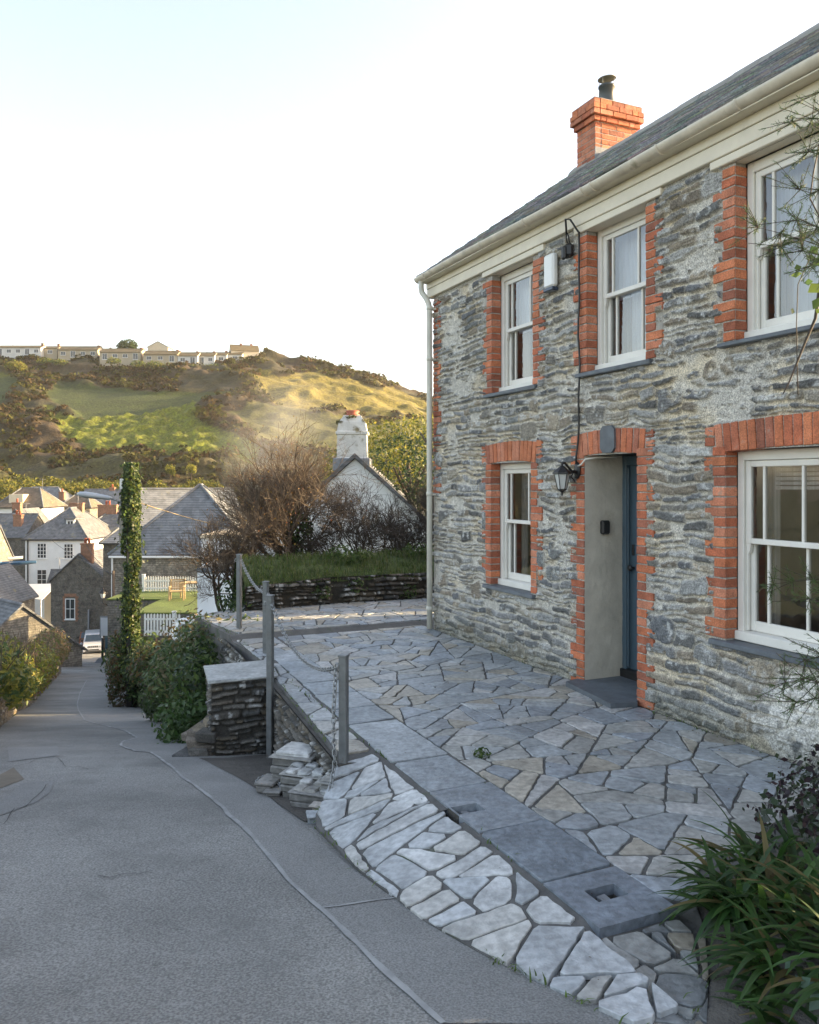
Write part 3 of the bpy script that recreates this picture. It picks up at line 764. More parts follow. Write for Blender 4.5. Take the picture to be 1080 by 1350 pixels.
road_sheet('road_repair', [(0, 1076), (48, 1058), (66, 1046), (72, 1030), (28, 1034), (0, 1060)], M['asphalt2'], .004)
road_sheet('road_repair', [(10, 985), (76, 984), (78, 997), (12, 1005)], M['asphalt2'], .004)
road_sheet('road_repair', [(0, 1022), (18, 1012), (32, 1028), (0, 1040)], M['ochre'], .004)
b = MB(); rs_ = random.Random(4)
for x0_, y0_, dx_, dy_, n_ in ((0, 1012, 14, -4, 6), (60, 1000, 12, 7, 4), (130, 1155, 15, -4, 4), (40, 975, 15, 3, 6), (4, 1088, 9, -6, 7)):
    p_ = [(x0_, y0_)]
    for i_ in range(n_): p_.append((p_[-1][0]+dx_*rs_.uniform(.5, 1.4), p_[-1][1]+dy_*rs_.uniform(-.2, 1.8)+rs_.uniform(-4, 4)))
    b.add(*ribbon(p_, .005, .0065))
b.obj('road_cracks', M['crack'], recalc=False, kind='structure')
# the lane's dark gritty margin
road_sheet('road_margin', [(262, 1000), (300, 1000), (350, 996), (372, 985), (420, 1010), (440, 1050), (425, 1085), (400, 1083), (360, 1055), (320, 1030), (285, 1012)], M['earth'], .008)
# ================================================================ PATIO
def clip(poly, a, b_):
    """keep the part of poly on the left of a->b"""
    out = []; n = len(poly); dx, dy = b_[0]-a[0], b_[1]-a[1]
    sd = lambda p: dx*(p[1]-a[1])-dy*(p[0]-a[0])
    for i in range(n):
        p, q = poly[i], poly[(i+1) % n]; sp, sq = sd(p), sd(q)
        if sp >= 0: out.append(p)
        if sp*sq < 0: t = sp/(sp-sq); out.append((p[0]+(q[0]-p[0])*t, p[1]+(q[1]-p[1])*t))
    return out
def inset(poly, g):
    out = poly
    n = len(poly)
    for i in range(n):
        p, q = poly[i], poly[(i+1) % n]; L = math.hypot(q[0]-p[0], q[1]-p[1])
        if L < 1e-6: continue
        nx, ny = -(q[1]-p[1])/L*g, (q[0]-p[0])/L*g
        out = clip(out, (p[0]+nx, p[1]+ny), (q[0]+nx, q[1]+ny))
        if len(out) < 3: return []
    return out
def area(p): return .5*sum(p[i][0]*p[(i+1) % len(p)][1]-p[(i+1) % len(p)][0]*p[i][1] for i in range(len(p)))
EDGE = [(1.2, 2.62), (2.22, 2.72), (2.68, 2.88), (3.3, 3.02), (4.05, 3.08), (4.865, 3.06), (5.10, 2.86), (5.33, 2.74), (7.96, 2.54), (8.3, 2.50)]
def qedge(s): return float(np.interp(s, [e[0] for e in EDGE], [e[1] for e in EDGE]))
def patio_z(s, q):
    t = min(1, max(0, (q-2.45)/max(.1, qedge(s)-2.45))); f = 1-float(sst(4.7, 5.4, s))
    w = SQ(s, min(q, qedge(s))); z = min(0, float(rdz(w.y))+.022)*t**1.3*f
    if s > 9.8: z += .055
    return z
def voronoi(region, cs, cq, seed, rot=0, jit=.85, kill=.15):
    rs = np.random.RandomState(seed); c_, s_ = math.cos(rot), math.sin(rot)
    T = lambda p: ((p[0]*c_+p[1]*s_)/cs, (-p[0]*s_+p[1]*c_)/cq)
    Ti = lambda p: (p[0]*cs*c_-p[1]*cq*s_, p[0]*cs*s_+p[1]*cq*c_)
    rg = [T(p) for p in region]
    x0, x1 = min(p[0] for p in rg)-2, max(p[0] for p in rg)+2; y0, y1 = min(p[1] for p in rg)-2, max(p[1] for p in rg)+2
    pts = []
    for j, y in enumerate(np.arange(y0, y1, 1)):
        for x in np.arange(x0, x1, 1):
            if rs.rand() < kill: continue
            pts.append((x+(.5 if j % 2 else 0)+(rs.rand()-.5)*jit, y+(rs.rand()-.5)*jit))
    pts = np.array(pts); cells = []
    for i, p in enumerate(pts):
        d = ((pts-p)**2).sum(1); nb = np.argsort(d)[1:22]
        poly = [(p[0]-2.5, p[1]-2.5), (p[0]+2.5, p[1]-2.5), (p[0]+2.5, p[1]+2.5), (p[0]-2.5, p[1]+2.5)]
        for k in nb:
            m = (pts[k]+p)/2; v = pts[k]-p
            poly = clip(poly, (m[0], m[1]), (m[0]-v[1], m[1]+v[0]))
            if len(poly) < 3: break
        if len(poly) < 3: continue
        poly = [Ti(a) for a in poly]
        n = len(region)
        for k in range(n):
            poly = clip(poly, region[k], region[(k+1) % n])
            if len(poly) < 3: break
        if len(poly) >= 3 and area(poly) > .002: cells.append(poly)
    return cells
def shatter(region, cs, cq, seed, rot=0, target=(.035, .12), first=2.2):
    rs = random.Random(seed); out = []
    def split(p):
        A = area(p); T = rs.uniform(*target)
        if A < T: out.append(p); return
        n = len(p); cx = sum(a[0] for a in p)/n; cy = sum(a[1] for a in p)/n
        xx = sum((a[0]-cx)**2 for a in p); yy = sum((a[1]-cy)**2 for a in p); xy = sum((a[0]-cx)*(a[1]-cy) for a in p)
        th = .5*math.atan2(2*xy, xx-yy)+math.pi/2+rs.gauss(0, .38)
        if rs.random() < .22: th += 1.2
        k = .16*math.sqrt(A); ox, oy = rs.uniform(-k, k), rs.uniform(-k, k)
        a = (cx+ox, cy+oy); b_ = (a[0]+math.cos(th), a[1]+math.sin(th))
        for q in (clip(p, a, b_), clip(p, b_, a)):
            if len(q) >= 3 and area(q) > .003: split(q)
    for c in voronoi(region, cs*first, cq*first, seed, rot, kill=.1): split(c)
    return out
PAL = [(.31, .33, .34), (.36, .375, .375), (.27, .29, .305), (.39, .385, .36), (.33, .33, .31), (.29, .315, .34), (.41, .405, .39), (.36, .33, .275)]
PC = MB()
def stone(poly, zf, thick=.05, g=.010, col=None, rough=.007, tilt=.004, cut=.22, chips=True):
    p = inset(poly, g*random.uniform(.6, 1.7))
    if len(p) < 3 or area(p) < .0025: return
    # cut corners
    q = []
    n = len(p)
    for i in range(n):
        a, b_, c = p[i-1], p[i], p[(i+1) % n]
        la = math.hypot(a[0]-b_[0], a[1]-b_[1]); lc = math.hypot(c[0]-b_[0], c[1]-b_[1])
        if la < .012: continue
        k = min(.035, la*cut, lc*cut)*random.uniform(.3, 1)
        q.append((b_[0]+(a[0]-b_[0])/la*k, b_[1]+(a[1]-b_[1])/la*k)); q.append((b_[0]+(c[0]-b_[0])/max(lc, 1e-5)*k, b_[1]+(c[1]-b_[1])/max(lc, 1e-5)*k))
    r = []; n = len(q)
    for i in range(n):
        a, b_ = q[i], q[(i+1) % n]; L = math.hypot(a[0]-b_[0], a[1]-b_[1]); k = max(1, int(L/.05))
        for j in range(k):
            t = j/k; x, y = a[0]+(b_[0]-a[0])*t, a[1]+(b_[1]-a[1])*t
            r.append((x+(float(vn(x*30, y*30, 1))-.5)*rough*2, y+(float(vn(x*30, y*30, 2))-.5)*rough*2))
    cx = sum(a[0] for a in r)/len(r); cy = sum(a[1] for a in r)/len(r)
    tx, ty, h = random.uniform(-tilt, tilt)*2, random.uniform(-tilt, tilt)*2, random.uniform(-.003, .004)
    c = col or random.choice(PAL); k = random.uniform(.85, 1.12); c = tuple(a*k for a in c)
    V = []; m = len(r)
    for e, dz in ((0, -thick), (0, -.0035), (.0035, 0)):
        for x, y in r:
            L = math.hypot(x-cx, y-cy) or 1; x2, y2 = x-(x-cx)/L*e, y-(y-cy)/L*e
            w = SQ(x2, y2); V.append((w.x, w.y, zf(x2, y2)+h+dz+tx*(x2-cx)+ty*(y2-cy)))
    F = [(k*m+i, k*m+(i+1) % m, (k+1)*m+(i+1) % m, (k+1)*m+i) for k in (0, 1) for i in range(m)]
    F.append(tuple(range(2*m, 3*m)))
    PC.add(V, F, 0, c)
# zones in (s, q), counter clockwise
Z_A = [(1.6, .02), (9.75, .02), (9.75, 2.0), (1.6, 2.06)]
for c in shatter(Z_A, .24, .42, 3, rot=.35): 
    cx = sum(p[0] for p in c)/len(c); cq = sum(p[1] for p in c)/len(c)
    if cx < 3.45-(cq-.5)*.40: continue
    stone(c, patio_z, g=.0065)
# slab row
sb = [2.78, 3.22, 3.82, 4.45, 5.02, 5.5, 5.95, 6.4, 6.9, 7.35, 7.85, 8.35, 8.9]
SLAB = [(.19, .215, .245), (.165, .19, .215), (.23, .255, .28), (.26, .285, .305)]
HOLES = [(3.02, 2.25), (4.13, 2.37)]
for i, (a, b_) in enumerate(zip(sb, sb[1:])):
    q0, q1 = 2.04-.012*max(0, a-5), 2.47-.035*max(0, a-5)
    col = SLAB[i % 4] if i < 4 else random.choice([(.31, .335, .35), (.36, .38, .39), (.27, .30, .32)])
    sk = random.uniform(-.03, .03)
    hole = [h for h in HOLES if a < h[0] < b_]
    pieces = [[(a+sk, q0), (b_+sk, q0), (b_, q1), (a, q1)]]
    if hole:
        hs, hq = hole[0]; u = .055; v = .085; a, b_, q0, q1 = a+.008, b_-.008, q0+.006, q1-.006
        pieces = [[(a, q0), (hs-u, q0), (hs-u, q1), (a, q1)], [(hs+u, q0), (b_, q0), (b_, q1), (hs+u, q1)], [(hs-u, q0), (hs+u, q0), (hs+u, hq-v), (hs-u, hq-v)], [(hs-u, hq+v), (hs+u, hq+v), (hs+u, q1), (hs-u, q1)]]
        for p in pieces:
            V = [SQ(x, y, 0.0) for x, y in p]+[SQ(x, y, -.05) for x, y in p]
            PC.add([tuple(x) for x in V], [(0, 1, 2, 3), (4, 5, 1, 0), (5, 6, 2, 1), (6, 7, 3, 2), (7, 4, 0, 3)], 0, col)
    else:
        stone(pieces[0], patio_z, g=.007, col=col, cut=.05, rough=.004, tilt=.002)
# outer strip beside the lane, and the narrow one along the retaining wall
for c in shatter([(2.25, 2.50), (5.25, 2.50), (5.25, 2.80), (4.9, 3.04), (4.05, 3.10), (3.3, 3.04), (2.68, 2.88), (2.25, 2.72)], .22, .34, 5, rot=.5, target=(.025, .085), first=1.8): stone(c, patio_z, g=.0075, cut=.22, rough=.009, thick=.03, col=random.choice([(.42, .435, .44), (.37, .385, .39), (.46, .465, .455), (.40, .395, .37), (.34, .36, .37)]))
for c in voronoi([(5.27, 2.50), (8.3, 2.36), (8.3, 2.50), (7.96, 2.54), (5.33, 2.73)], .30, .22, 9, kill=.05): stone(c, patio_z, g=.007)
for c in shatter([(1.5, 2.07), (2.76, 2.07), (2.76, 2.48), (2.23, 2.70), (1.5, 2.6)], .14, .30, 12, rot=.9, target=(.012, .05)): stone(c, lambda s, q: patio_z(s, q)-.015-.03*float(vn(s*5, q*5)), g=.007, tilt=.02, col=random.choice([(.2, .21, .21), (.24, .25, .24), (.3, .30, .28), (.26, .23, .18)]))
# raised far terrace
for c in shatter([(9.86, -1.0), (10.2, -2.2), (13.6, -2.4), (12.2, 1.4), (11.6, 2.6), (9.2, 2.55), (9.1, 2.1), (9.86, 1.9)] if False else [(9.83, -1.5), (13.5, -2.0), (12.4, 1.2), (11.4, 2.7), (9.83, 2.45)], .24, .42, 15, rot=.2): 
    cx = sum(p[0] for p in c)/len(c); cq = sum(p[1] for p in c)/len(c)
    stone(c, patio_z)
for c in voronoi([(8.9, 2.02), (9.8, 2.02), (9.8, 2.5), (8.3, 2.50), (8.3, 2.36), (8.9, 2.36)][:4], .3, .3, 18, kill=.05): stone(c, patio_z)
pv = PC.obj('patio', M['paving'], recalc=True, kind='structure')
def bed():
    ss = np.arange(1.2, 13.6, .1); P = np.zeros((len(ss), 50, 3))
    for j, s in enumerate(ss):
        q1 = qedge(s)+.01 if s < 8.3 else np.interp(s, [8.3, 9.2, 11.4, 13.6], [2.5, 2.5, 2.7, 0.2]); q0 = -.0 if s < 9.4 else -2.2
        if 9.4 < s: q1 = max(q1, -2)
        for k, q in enumerate(np.linspace(q0, q1, 50)):
            w = SQ(s, q); P[j, k] = (w.x, w.y, patio_z(s, q)-.009-.05*float(sst(2.86, 2.76, s)*sst(1.9, 2.05, q))+.006*(float(vn(s*9, q*9))-.5))
    # skirt down at the lane side
    S = P[:, -1:, :].copy(); S[..., 2] -= .5; P = np.concatenate([P, S], 1)
    P2 = P.copy()
    for h in HOLES: pass
    keep = np.ones((P.shape[0]-1, P.shape[1]-1), bool)
    for j in range(keep.shape[0]):
        for k in range(keep.shape[1]-1):
            s = ss[j]+.05; q = 50 and (k+.5)/49*(qedge(s))
            for hs, hq in HOLES:
                if abs(s-hs) < .12 and abs(q-hq) < .12: keep[j, k] = False
    return grid_mesh(P, keep=keep, smooth=False)
link('patio_bed', bed(), M['joint'], kind='structure')
# boot scraper / drain pockets in two slabs
for i, (hs, hq) in enumerate(HOLES):
    o = empty('drain_pocket', SQ(hs, hq, -.01), math.atan2(dH[1], dH[0]), ['square drain pocket sunk in the dark slab nearest the leafy plants', 'square drain pocket sunk in a grey slab near the first galvanised post'][i], 'drain', 'drain pockets in the slab row')
    b = MB(); t = .012
    b.box(-.055, .055, -.085, .085, -.10, -.085); b.box(-.067, -.0555, -.097, .097, -.1, .006); b.box(.0555, .067, -.097, .097, -.1, .006); b.box(-.055, .055, -.097, -.0855, -.1, .006); b.box(-.055, .055, .0855, .097, -.1, .006)
    b.obj('surround', M['earth'], o)
    b = MB(); b.box(-.03, .03, -.015, .035, -.085, -.012, .004, jit=.004); b.box(-.045, .0, -.07, -.03, -.085, -.03, .01, mi=1, jit=.008); b.obj('rubble_fill', [M['lead'], M['ochre']], o)
# ================================================================ STONE WALLS BESIDE THE PATIO
DK = np.array([(.075, .07, .06), (.11, .10, .085), (.06, .06, .058), (.14, .12, .095), (.09, .09, .085), (.17, .16, .14), (.12, .10, .07)])
def wall_obj(name, segs, m, label, cat, cap=None, **kw):
    """segs: list of (p0, p1, (z0a, z0b), (z1a, z1b), seed)"""
    root = empty(name, (0, 0, 0), 0, label, cat)
    for p0, p1, z0, z1, seed in segs:
        P, C = relief_wall(p0, p1, z0, z1, seed, **kw); link('stone_face', grid_mesh(P, C), m, root)
    return root
KW = dict(hmin=.025, hmax=.085, wr=(1.6, 5), gap=.004, depth=.035, mcol=(.05, .047, .04), drop=.06, pal=DK, mdeep=.015, res=.011)
a5, a8 = SQ(5.22, 2.80), SQ(8.0, 2.62)
rw = wall_obj('retaining_wall', [((a8.x, a8.y), (a5.x, a5.y), (-.95, -.6), (-.02, -.02), 31)], M['drystone'], 'low dark stone retaining wall under the patio edge between two galvanised posts', 'wall', **KW)
for p_, q_, z_ in (((-1.62, 8.42), (-2.40, 10.25), 81), ((-2.40, 10.25), (-2.46, 11.9), 82)):
    P, C = relief_wall(q_, p_, (-1.6, -1.3), (-.03, -.03), z_, **KW); link('stone_face', grid_mesh(P, C), M['drystone'], rw)
b = MB(); b.prism([(a8.x+.02, a8.y), (a5.x+.02, a5.y-.0), (a5.x+.3, a5.y+.1), (a8.x+.3, a8.y+.1)], -1, -.03); b.obj('wall_core', M['earth'], rw)
# pier: front face from (277,1000)/(292,893) to (357,885)
pa, pb_ = (-1.86, 7.62), (-1.33, 7.80)
pc_, pd_ = (-1.50, 8.45), (-2.05, 8.28)
pier = wall_obj('stone_pier', [(pa, pb_, (-1.0, -1.0), (.0, .0), 41), (pd_, pa, (-1.2, -1.0), (.0, .0), 42), (pb_, pc_, (-1, -1), (0, 0), 43), (pc_, pd_, (-1, -1), (0, 0), 44)], M['drystone'], 'square dark slate pier with a pale coping slab at the end of the retaining wall', 'pier', **KW)
b = MB(); X = Matrix.Translation(((pa[0]+pc_[0])/2, (pa[1]+pc_[1])/2, 0)) @ Matrix.Rotation(math.atan2(pb_[1]-pa[1], pb_[0]-pa[0]), 4, 'Z')
b.box(-.33, .31, -.37, .34, .004, .034, .006, X=X, jit=.008, col=(.34, .35, .34)); b.obj('coping_slab', M['paving'], pier)
b = MB(); b.box(-.25, .25, -.27, .27, -1.1, .003, X=X); b.obj('pier_core', M['earth'], pier)
# buttress stones stepping down on the left of the pier
random.seed(21)
b = MB()
for k in range(46):
    t = random.random(); z = -1.0+random.random()*.75*(1-t*.8)
    x = pa[0]-.03-.30*t; y = 7.62+random.uniform(-.05, .5)
    c = DK[random.randrange(7)]*random.uniform(.9, 1.9); sx, sy, sz = random.uniform(.06, .14), random.uniform(.06, .14), random.uniform(.018, .05)
    b.box(-sx, sx, -sy, sy, -sz, sz, .01, 0, tuple(c), X=Matrix.Translation((x, y, z)) @ Matrix.Rotation(random.uniform(-.5, .5), 4, 'Z') @ Matrix.Rotation(random.uniform(-.12, .12), 4, 'X'), jit=.012)
b.obj('buttress_stone', M['drystone'], pier)
# steps in the pocket beside the first post
st = empty('stone_steps', (0, 0, 0), 0, 'short broken flight of slate steps beside the first galvanised post, chain lying at its foot', 'steps')
def step(name, px, y, zt, h, dx, dy, rz, n=0, col=(.22, .22, .2)):
    c = W(px, 0, y); b = MB(); X = Matrix.Translation((c.x, y, zt)) @ Matrix.Rotation(rz, 4, 'Z')
    b.box(-dx, dx, -dy, dy, -h, 0, .012, 0, col, X=X, jit=.015)
    for k in range(n):
        sx = random.uniform(.04, .085); x = random.uniform(-dx*.75, dx*.75); yy = random.uniform(-dy*.7, dy*.7)
        b.box(x-sx, x+sx, yy-.03, yy+.03, -.01, .016+random.random()*.01, .008, 0, random.choice([(.34, .35, .34), (.28, .29, .28), (.4, .4, .38)]), X=X, jit=.01)
    b.obj(name, M['drystone'], st)
def slabstep(name, cx, cy, hx, hy, zt, h, rz, col, cob=()):
    b = MB(); X = Matrix.Translation((cx, cy, zt)) @ Matrix.Rotation(rz, 4, 'Z')
    for lay in range(int(h/.06)):
        kf = random.uniform(.5, .95)
        b.box(-hx+random.uniform(-.012, .012), hx+random.uniform(-.012, .012), -hy+random.uniform(-.012, .012), hy, -.012-.06*(lay+1), -.016-.06*lay, .01, 0, tuple(c*kf for c in col), X=X, jit=.006)
    b.box(-hx-.012, hx+.012, -hy-.012, hy, -.012, .0, .004, 0, col, X=X, jit=.004)
    nx, ny = cob or (0, 0)
    for i in range(nx):
        for j in range(ny):
            x = -hx+(i+.5)*2*hx/nx+random.uniform(-.01, .01); y = -hy+(j+.5)*2*hy/ny; sx = hx/nx*.82; sy = hy/ny*.78
            b.box(x-sx, x+sx, y-sy, y+sy, -.01, random.uniform(.012, .03), .009, 0, random.choice([(.42, .43, .42), (.34, .35, .34), (.48, .48, .46), (.3, .29, .26)]), X=X, jit=.008)
    b.obj(name, M['paving'], st)
slabstep('landing_slab', -.83, 6.12, .16, .16, -.14, .42, -.30, (.24, .235, .215), (1, 1))
slabstep('tread', -.72, 5.84, .16, .13, -.185, .36, -.32, (.25, .245, .225), (3, 2))
slabstep('tread', -.63, 5.58, .15, .12, -.215, .30, -.34, (.25, .245, .23), (3, 2))
slabstep('tread', -.50, 5.62, .07, .16, -.14, .30, -.34, (.3, .3, .28), (1, 3))
slabstep('side_stone', -1.03, 5.98, .06, .10, -.30, .18, -.25, (.22, .21, .19))
slabstep('side_stone', -.98, 5.86, .05, .06, -.33, .12, -.1, (.27, .26, .24))
slabstep('kerb_stone', -.575, 5.28, .055, .04, -.21, .12, -.3, (.36, .33, .29))
slabstep('kerb_stone', -.60, 5.16, .045, .05, -.22, .12, .2, (.32, .35, .37))
# ================================================================ POSTS AND CHAINS
def post(loc, zb, zt, label, w=.056):
    o = empty('steel_post', loc, -.35, label, 'post', 'galvanised posts along the patio edge'); o.location.z = 0
    b = MB(); h = w/2; t = .006
    b.box(-h, h, -h, h, zb-.2, zt, .006); b.obj('shaft', M['galv'], o)
    b = MB(); b.box(-h-.004, h+.004, -h-.004, h+.004, zt-.01, zt+.006, .003); b.obj('cap', M['galv'], o)
    b = MB(); b.tube([(-h, 0, zt-.06), (-h-.03, 0, zt-.055), (-h-.035, 0, zt-.085), (-h-.005, 0, zt-.09)], .005, 6); b.obj('chain_hook', M['chain'], o)
    return o
P1 = Vector((-.45, 5.55, 0)); P2 = Vector((-1.27, 7.4, 0)); P3 = Vector((-1.59, 8.98, 0)); P4 = Vector((-2.14, 10.2, 0))
post(P1, -.13, .70, 'nearest galvanised post, chain dropping from it to the ground beside the steps')
post(P2, -.62, .855, 'tallest galvanised post, standing low beside the slate pier')
post(P3, -.1, .79, 'galvanised post just behind the tallest one at the patio edge')
post(P4, -.1, .985, 'farthest galvanised post at the head of the terrace beside the bare shrub')
def link_mesh():
    b = MB(); V = []; F = []; n, m = 14, 6; L = .017; r = .010; t = .0033
    for i in range(n):
        a = 2*math.pi*i/n; cx = (L-r)*(1 if math.cos(a) > 0 else -1) if abs(math.cos(a)) > .1 else 0
        c = Vector((cx+r*math.cos(a), r*math.sin(a), 0)); d = Vector((math.cos(a), math.sin(a), 0))
        for k in range(m):
            p = 2*math.pi*k/m; V.append(c+d*(t*math.cos(p))+Vector((0, 0, t*math.sin(p))))
    for i in range(n):
        for k in range(m): F.append((i*m+k, ((i+1) % n)*m+k, ((i+1) % n)*m+(k+1) % m, i*m+(k+1) % m))
    return V, F
LV, LF = link_mesh()
def chain(pts, label, jig=0, sc=1.0):
    b = MB(); pts = [Vector(p) for p in pts]; d = [0]
    for a, c in zip(pts, pts[1:]): d.append(d[-1]+(c-a).length)
    s = 0; i = 0; k = 0; stp = .026*sc
    while s < d[-1]:
        while d[i+1] < s: i += 1
        a, c = pts[i], pts[i+1]; p = a.lerp(c, (s-d[i])/(d[i+1]-d[i])); t = (c-a).normalized()
        X = Matrix.Translation(p) @ t.to_track_quat('X', 'Z').to_matrix().to_4x4() @ Matrix.Rotation(R(90)*(k % 2)+.4+random.uniform(-jig, jig), 4, 'X') @ Matrix.Scale(sc, 4)
        b.add(LV, LF, 0, smooth=True, X=X); s += stp; k += 1
    o = b.obj('chain', M['chain'], recalc=False, label=label, cat='chain', group='galvanised chains')
def cat_(a, b_, sag, n=30):
    a, b_ = Vector(a), Vector(b_); return [a.lerp(b_, i/n)-Vector((0, 0, sag*4*(i/n)*(1-i/n))) for i in range(n+1)]
T1 = P1+Vector((-.05, -.01, .62)); T2 = P2+Vector((.02, -.03, .78)); T3 = P3+Vector((.03, -.03, .66)); T4 = P4+Vector((.03, -.03, .92))
chain(cat_(T2, T1, .20), 'chain sagging between the nearest post and the tallest post', sc=1.35)
chain(cat_(T3, T2, .05), 'short chain between the tallest post and the one just behind it', sc=1.35)
chain(cat_(T4, T3, .10), 'chain hanging to the farthest post at the head of the terrace', sc=1.35)
gz = lambda y: float(rdz(y))+.03
e1 = roadpt(432, 1066, .05); e2 = roadpt(350, 1040, .04)
chain([T1, T1+Vector((-.015, -.05, -.3)), (-.50, 5.42, .0), (-.53, 5.25, -.2), (e1.x, e1.y, e1.z)], 'chain hanging straight down from the nearest post', sc=1.35)
pl = []
for i in range(60):
    t = i/59; p = e1.lerp(e2, t); pl.append((p.x+.025*math.sin(i*2.1), p.y+.03*math.cos(i*1.7), p.z+.012*(i % 3)))
for i in range(40):
    a = i*.9; pl.append((e2.x+.05*math.cos(a)*(1+.3*math.sin(i)), e2.y+.05*math.sin(a), e2.z+.0006*i+.01))
chain(pl, 'heap of loose chain lying on the lane edge at the foot of the steps', jig=.8, sc=1.2)
# ================================================================ EARTH BANK WALL BEHIND THE PATIO
def U2(px, py, Y): w = W(px, py, Y); return (w.x, w.y)
bk = [(-2.35, 11.6), (-1.2, 12.3), (.37, 13.0), (2.4, 13.9)]
bank = empty('bank_wall', (0, 0, 0), 0, 'dark mossy stone hedge bank behind the patio with grass growing on top', 'wall')
for i in range(3):
    P, C = relief_wall(bk[i], bk[i+1], (-.1, -.1), (.46, .46) if i else (.40, .46), 51+i, hmin=.03, hmax=.09, wr=(1.5, 4), gap=.004, depth=.06, mcol=(.035, .03, .022), drop=.2, pal=DK*.75, mdeep=.03, res=.012)
    link('stone_face', grid_mesh(P, C), M['drystone'], bank)
P = np.zeros((12, 60, 3))
for j in range(12):
    for k in range(60):
        t = k/59*3; i = min(2, int(t)); f = t-i; x = bk[i][0]+(bk[i+1][0]-bk[i][0])*f; y = bk[i][1]+(bk[i+1][1]-bk[i][1])*f
        P[j, k] = (x-.45*j/11*1.2-0*.1, y+j/11*1.5, .40+.30*math.sin(min(1, j/5)*1.57)-.9*max(0, j-7)/4+.07*(float(fbm(x*3, y*3+j, 5))-.5))
link('turf_top', grid_mesh(P), mat('bank turf', (.06, .085, .025), .95, .35, 6, .02, 40), bank)
# ================================================================ FOLIAGE TOOLS
def leafarr(C, N, size, rs, asp=.45, fold=.25):
    """diamond leaves at C with normals N"""
    n = len(C); up = rs.normal(size=(n, 3)); t = np.cross(N, up); t /= np.linalg.norm(t, axis=1, keepdims=True)+1e-9
    b_ = np.cross(N, t); s = size*(.6+.8*rs.rand(n, 1))
    V = np.stack([C-t*s, C+b_*s*asp+N*s*fold*.3, C+t*s, C-b_*s*asp+N*s*fold*.3], 1)
    return V.reshape(-1, 3), np.arange(4*n).reshape(n, 4)
def cloud(blobs, n, size, seed, shell=.55, nz=.25, spread=.8, asp=.45, noise=.35, up=0.2):
    """leaves through the volume of several ellipsoids, uneven outline"""
    rs = np.random.RandomState(seed); vol = np.array([b[3]*b[4]*b[5] for b in blobs])**.67; vol /= vol.sum()
    Cs = []; Ns = []
    for b, f in zip(blobs, vol):
        k = int(n*f)+4; d = rs.normal(size=(k, 3)); d /= np.linalg.norm(d, axis=1, keepdims=True)
        r = shell+(1-shell)*rs.rand(k, 1)**.6
        bump = 1+noise*(np.array([vn(d[:, 0]*3+seed, d[:, 1]*3+d[:, 2]*4, seed), ]).T-.5)*2*.6
        r = r*bump*(1+.12*rs.normal(size=(k, 1))*(rs.rand(k, 1) < .25))
        Cs.append(np.array(b[:3])+d*r*np.array(b[3:6])); Ns.append(d)
    C = np.concatenate(Cs); N = np.concatenate(Ns)+rs.normal(size=C.shape)*spread+np.array([0, 0, up]); N /= np.linalg.norm(N, axis=1, keepdims=True)
    V, Q = leafarr(C, N, size, rs, asp); return V, Q, rs
def leafcol(n, rs, pal):
    pal = np.array(pal); c = pal[rs.randint(0, len(pal), n)]*(.75+.5*rs.rand(n, 1)); return np.repeat(c, 4, 0)
M['leaf'] = mat('leaves', (0, 0, 0), .45, .1, 3, attr=True, trans=.35, spec=.4)
M['leaf_far'] = mat('distant leaves', (0, 0, 0), .8, .1, 1, attr=True, trans=.3, spec=.2)
M['bark'] = mat('bark', (.09, .065, .045), .9, .3, 14, .004, 60)
M['twig'] = mat('reddish twigs', (.12, .088, .06), .8, .5, 5)
M['twig_dark'] = mat('dark twigs', (.055, .042, .032), .8, .3, 9)
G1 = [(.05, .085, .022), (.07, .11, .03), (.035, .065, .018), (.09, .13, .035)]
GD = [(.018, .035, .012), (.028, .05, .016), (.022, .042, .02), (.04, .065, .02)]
GY = [(.16, .17, .03), (.21, .20, .035), (.11, .13, .025), (.25, .22, .04)]  # leaf yellows brightened to put golden sunlight into the hedge colour
def foliage(name, blobs, n, size, seed, pal, parent, m='leaf', **kw):
    V, Q, rs = cloud(blobs, n, size, seed, **kw)
    return link(name, arr_mesh(V, Q, leafcol(len(Q), rs, pal)), M[m], parent)
def core(blobs, k=.62):
    """dark twiggy inside of a dense shrub, as crossing sticks"""
    pass
def sticks(segs, name, m, parent, n=3):
    """segs: (p, q, r0, r1)"""
    A = np.array([s[0] for s in segs], float); B = np.array([s[1] for s in segs], float); r0 = np.array([s[2] for s in segs])[:, None]; r1 = np.array([s[3] for s in segs])[:, None]
    D = B-A; D /= np.linalg.norm(D, axis=1, keepdims=True)+1e-9
    up = np.where(np.abs(D[:, 2:3]) > .9, np.array([[1., 0, 0]]), np.array([[0, 0, 1.]])); S = np.cross(D, up); S /= np.linalg.norm(S, axis=1, keepdims=True); T = np.cross(S, D)
    V = np.zeros((len(A), 2*n, 3))
    for k in range(n):
        a = 2*math.pi*k/n; o = S*math.cos(a)+T*math.sin(a); V[:, k] = A+o*r0; V[:, n+k] = B+o*r1
    base = (np.arange(len(A))*2*n)[:, None]; Q = np.concatenate([base+np.array([[k, (k+1) % n, n+(k+1) % n, n+k]]) for k in range(n)])
    return link(name, arr_mesh(V.reshape(-1, 3), Q, np.full((len(A)*2*n, 3), .1), True), m, parent)
